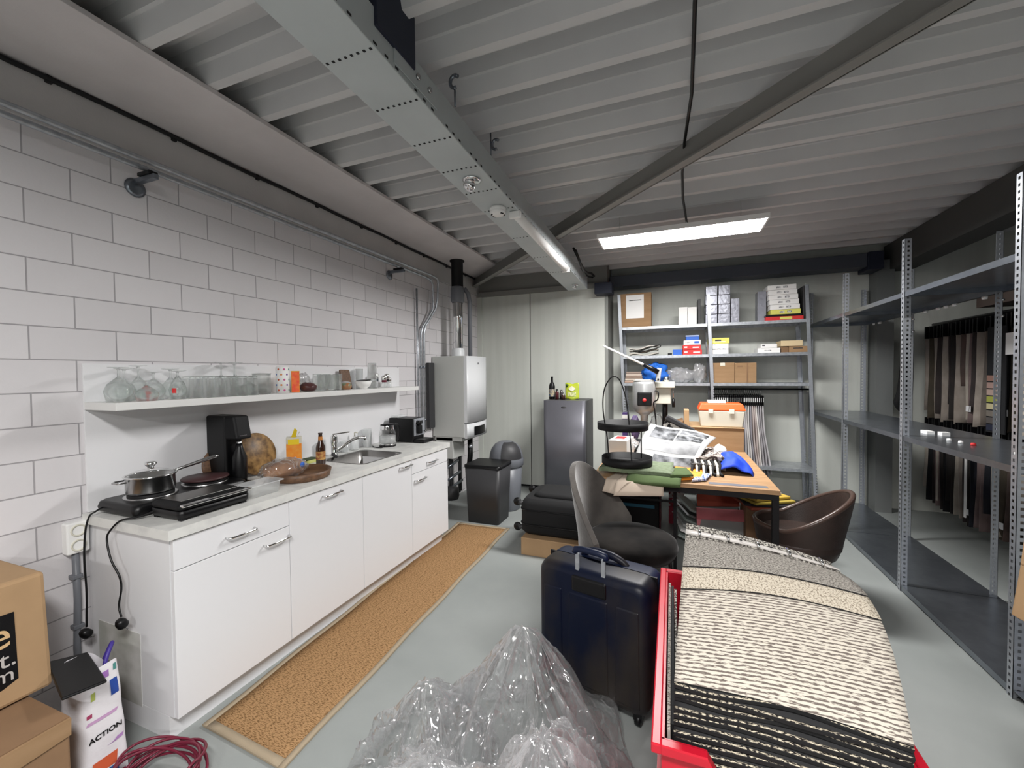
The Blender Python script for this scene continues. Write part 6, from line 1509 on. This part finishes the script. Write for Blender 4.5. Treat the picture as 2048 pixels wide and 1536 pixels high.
t = thing('cardboard_box', 'brown cardboard box with half-open flaps, lower one at the left edge', 'box', (.34, .4, 0))
b = MB(); b.box((.03, .12, 0), (.665, .70, .385)); b.build('box_body', 'carddark', t, bevel=.006)
b = MB(); b.hexa([(.03, .12, .386), (.665, .12, .386), (.665, .70, .386), (.03, .70, .386)], [(.03, .12, .392), (.665, .12, .402), (.665, .70, .402), (.03, .70, .392)]); b.build('top_flap', 'carddark', t)
b = MB(); b.hexa([(.667, .12, .30), (.672, .12, .30), (.672, .70, .345), (.667, .70, .345)], [(.667, .12, .398), (.675, .12, .398), (.675, .70, .40), (.667, .70, .40)]); b.build('side_flap', 'cardboard', t)
b = MB(); b.prism([(.673, .50, .20), (.673, .60, .24), (.673, .60, .248), (.673, .50, .208)], (.001, 0, 0)); b.build('ink_mark', 'charcoal', t)
# shopping bag
t = thing('shopping_bag', 'white printed shopping bag with purple strap standing beside the kitchen', 'bag', (.475, .835, 0))
def bag(u, v):
    a = 2 * PI * u; w2, d2 = .085, .072
    ex = .35 + .1 * v
    cx_ = math.copysign(abs(math.cos(a)) ** ex, math.cos(a)); sy_ = math.copysign(abs(math.sin(a)) ** ex, math.sin(a))
    k = 1 - .12 * v * v + .04 * mnoise.noise(Vector((cx_ * 2, sy_ * 2, v * 5)))
    return (.475 + w2 * cx_ * k, .835 + d2 * sy_ * k * (1 - .15 * v), max(0, .43 * v + .02 * math.sin(a * 2 + 1) * v ** 3))
M['bagprint'] = mat('bag_print', 'e9e6ea', .45, bump=.4, bscale=14)
b = MB(); b.grid(bag, 60, 24); b.build('bag_body', 'bagprint', t)
def bag_pt(u, v, off=.0016):
    p = Vector(bag(u, v)); q = Vector((.475, .835, p.z)); return p + (p - q).normalized() * off
def patch(nm, m, u0, u1, v0, v1, skew=0):
    b = MB(); b.grid(lambda u, v: bag_pt(u0 + (u1 - u0) * u + skew * v, v0 + (v1 - v0) * v), 6, 4); b.build(nm, m, t)
pm = lambda n, c: mat(n, c, .5)
patch('printed_roof', pm('bag_orange', 'd2603c'), -.045, .01, .18, .28, .01); patch('printed_house', pm('bag_blue', '2c5a9c'), -.04, .015, .08, .17)
patch('printed_star', pm('bag_blue2', '24489a'), .01, .07, .74, .86); patch('printed_leaf', pm('bag_lime', 'a8b45a'), -.05, -.02, .78, .84)
patch('printed_band', pm('bag_pink', 'c77ab4'), -.11, .06, .05, .08, .01); patch('printed_band', pm('bag_lilac', 'b98cc8'), .0, .07, .36, .39, .02); patch('printed_dot', pm('bag_red', 'b02848'), .03, .06, .02, .09)
patch('printed_flower', pm('bag_violet', 'a070b8'), -.03, .01, .90, .95); patch('printed_band', pm('bag_wine', 'a83a62'), -.09, -.04, .66, .69)
patch('printed_leaf', pm('bag_teal', '4f8f8a'), .04, .08, .92, .97); patch('printed_band', pm('bag_mauve', 'c9a0c8'), -.10, .03, .60, .625, .02)
XT = .475 + .085 * .985 + .0025
text('ACTION', .0245, 'black', frame((XT, .787, .197), (0, 1, .06), (0, 0, 1)), t, bold=True)
MB().tube(spline([(.44, .89, .41), (.45, .905, .455), (.47, .90, .47), (.49, .875, .44), (.50, .86, .40)]), .007, 8).build('purple_strap', pm('strap_purple', '3b2a86'), t)
b = MB(); b.hexa([(.33, .775, .437), (.62, .70, .437), (.655, .80, .437), (.40, .86, .437)], [(.33, .775, .447), (.62, .70, .447), (.655, .80, .447), (.40, .86, .447)])
tag(b.build('black_pouch', 'black', bevel=.004), 'flat black plastic pouch lying across the shopping bag and the boxes', 'pouch')
# maroon cable coil
pts = []
rr_ = random.Random(5)
for lp in range(9):
    r1, r2 = .11 + .03 * rr_.random(), .085 + .03 * rr_.random(); ox, oy = .03 * (rr_.random() - .5), .03 * (rr_.random() - .5); tz = .035 + .04 * rr_.random(); ph_ = rr_.random() * 6
    for k in range(20):
        a = 2 * PI * k / 20
        pts.append((.735 + ox + r1 * 1.2 * math.cos(a), .90 + oy + r2 * math.sin(a), max(.006, .012 + .006 * lp + tz * (1 + math.sin(a + ph_)) * .5)))
tag(MB().tube(spline(pts, 2), .0048, 7).build('cable_coil', 'maroon'), 'coil of maroon cable lying on the floor beside the shopping bag', 'cable')

# ------------------------------------------------------------ boxes at the right edge
t = thing('cardboard_box', 'tilted cardboard box with open flap at the right edge, on top of another box', 'box', (3.75, 1.78, .60))
b = MB(); b.hexa([(3.50, 1.86, .66), (3.95, 1.45, .45), (4.1, 1.75, .45), (3.66, 2.12, .66)], [(3.52, 1.86, .83), (3.98, 1.45, .80), (4.1, 1.75, .80), (3.68, 2.12, .83)]); b.build('box_body', 'cardlight', t, bevel=.003)
b = MB(); b.hexa([(3.52, 1.86, .831), (3.98, 1.45, .801), (4.1, 1.75, .801), (3.68, 2.12, .831)], [(3.52, 1.86, .836), (3.98, 1.45, .806), (4.1, 1.75, .85), (3.68, 2.12, .87)]); b.build('top_flap', 'cardboard', t)
tag(MB().box((3.56, 1.35, 0), (3.85, 1.84, .44)).build('cardboard_box', 'carddark', bevel=.004), 'plain brown cardboard box on the floor at the right edge, under the tilted box', 'box')
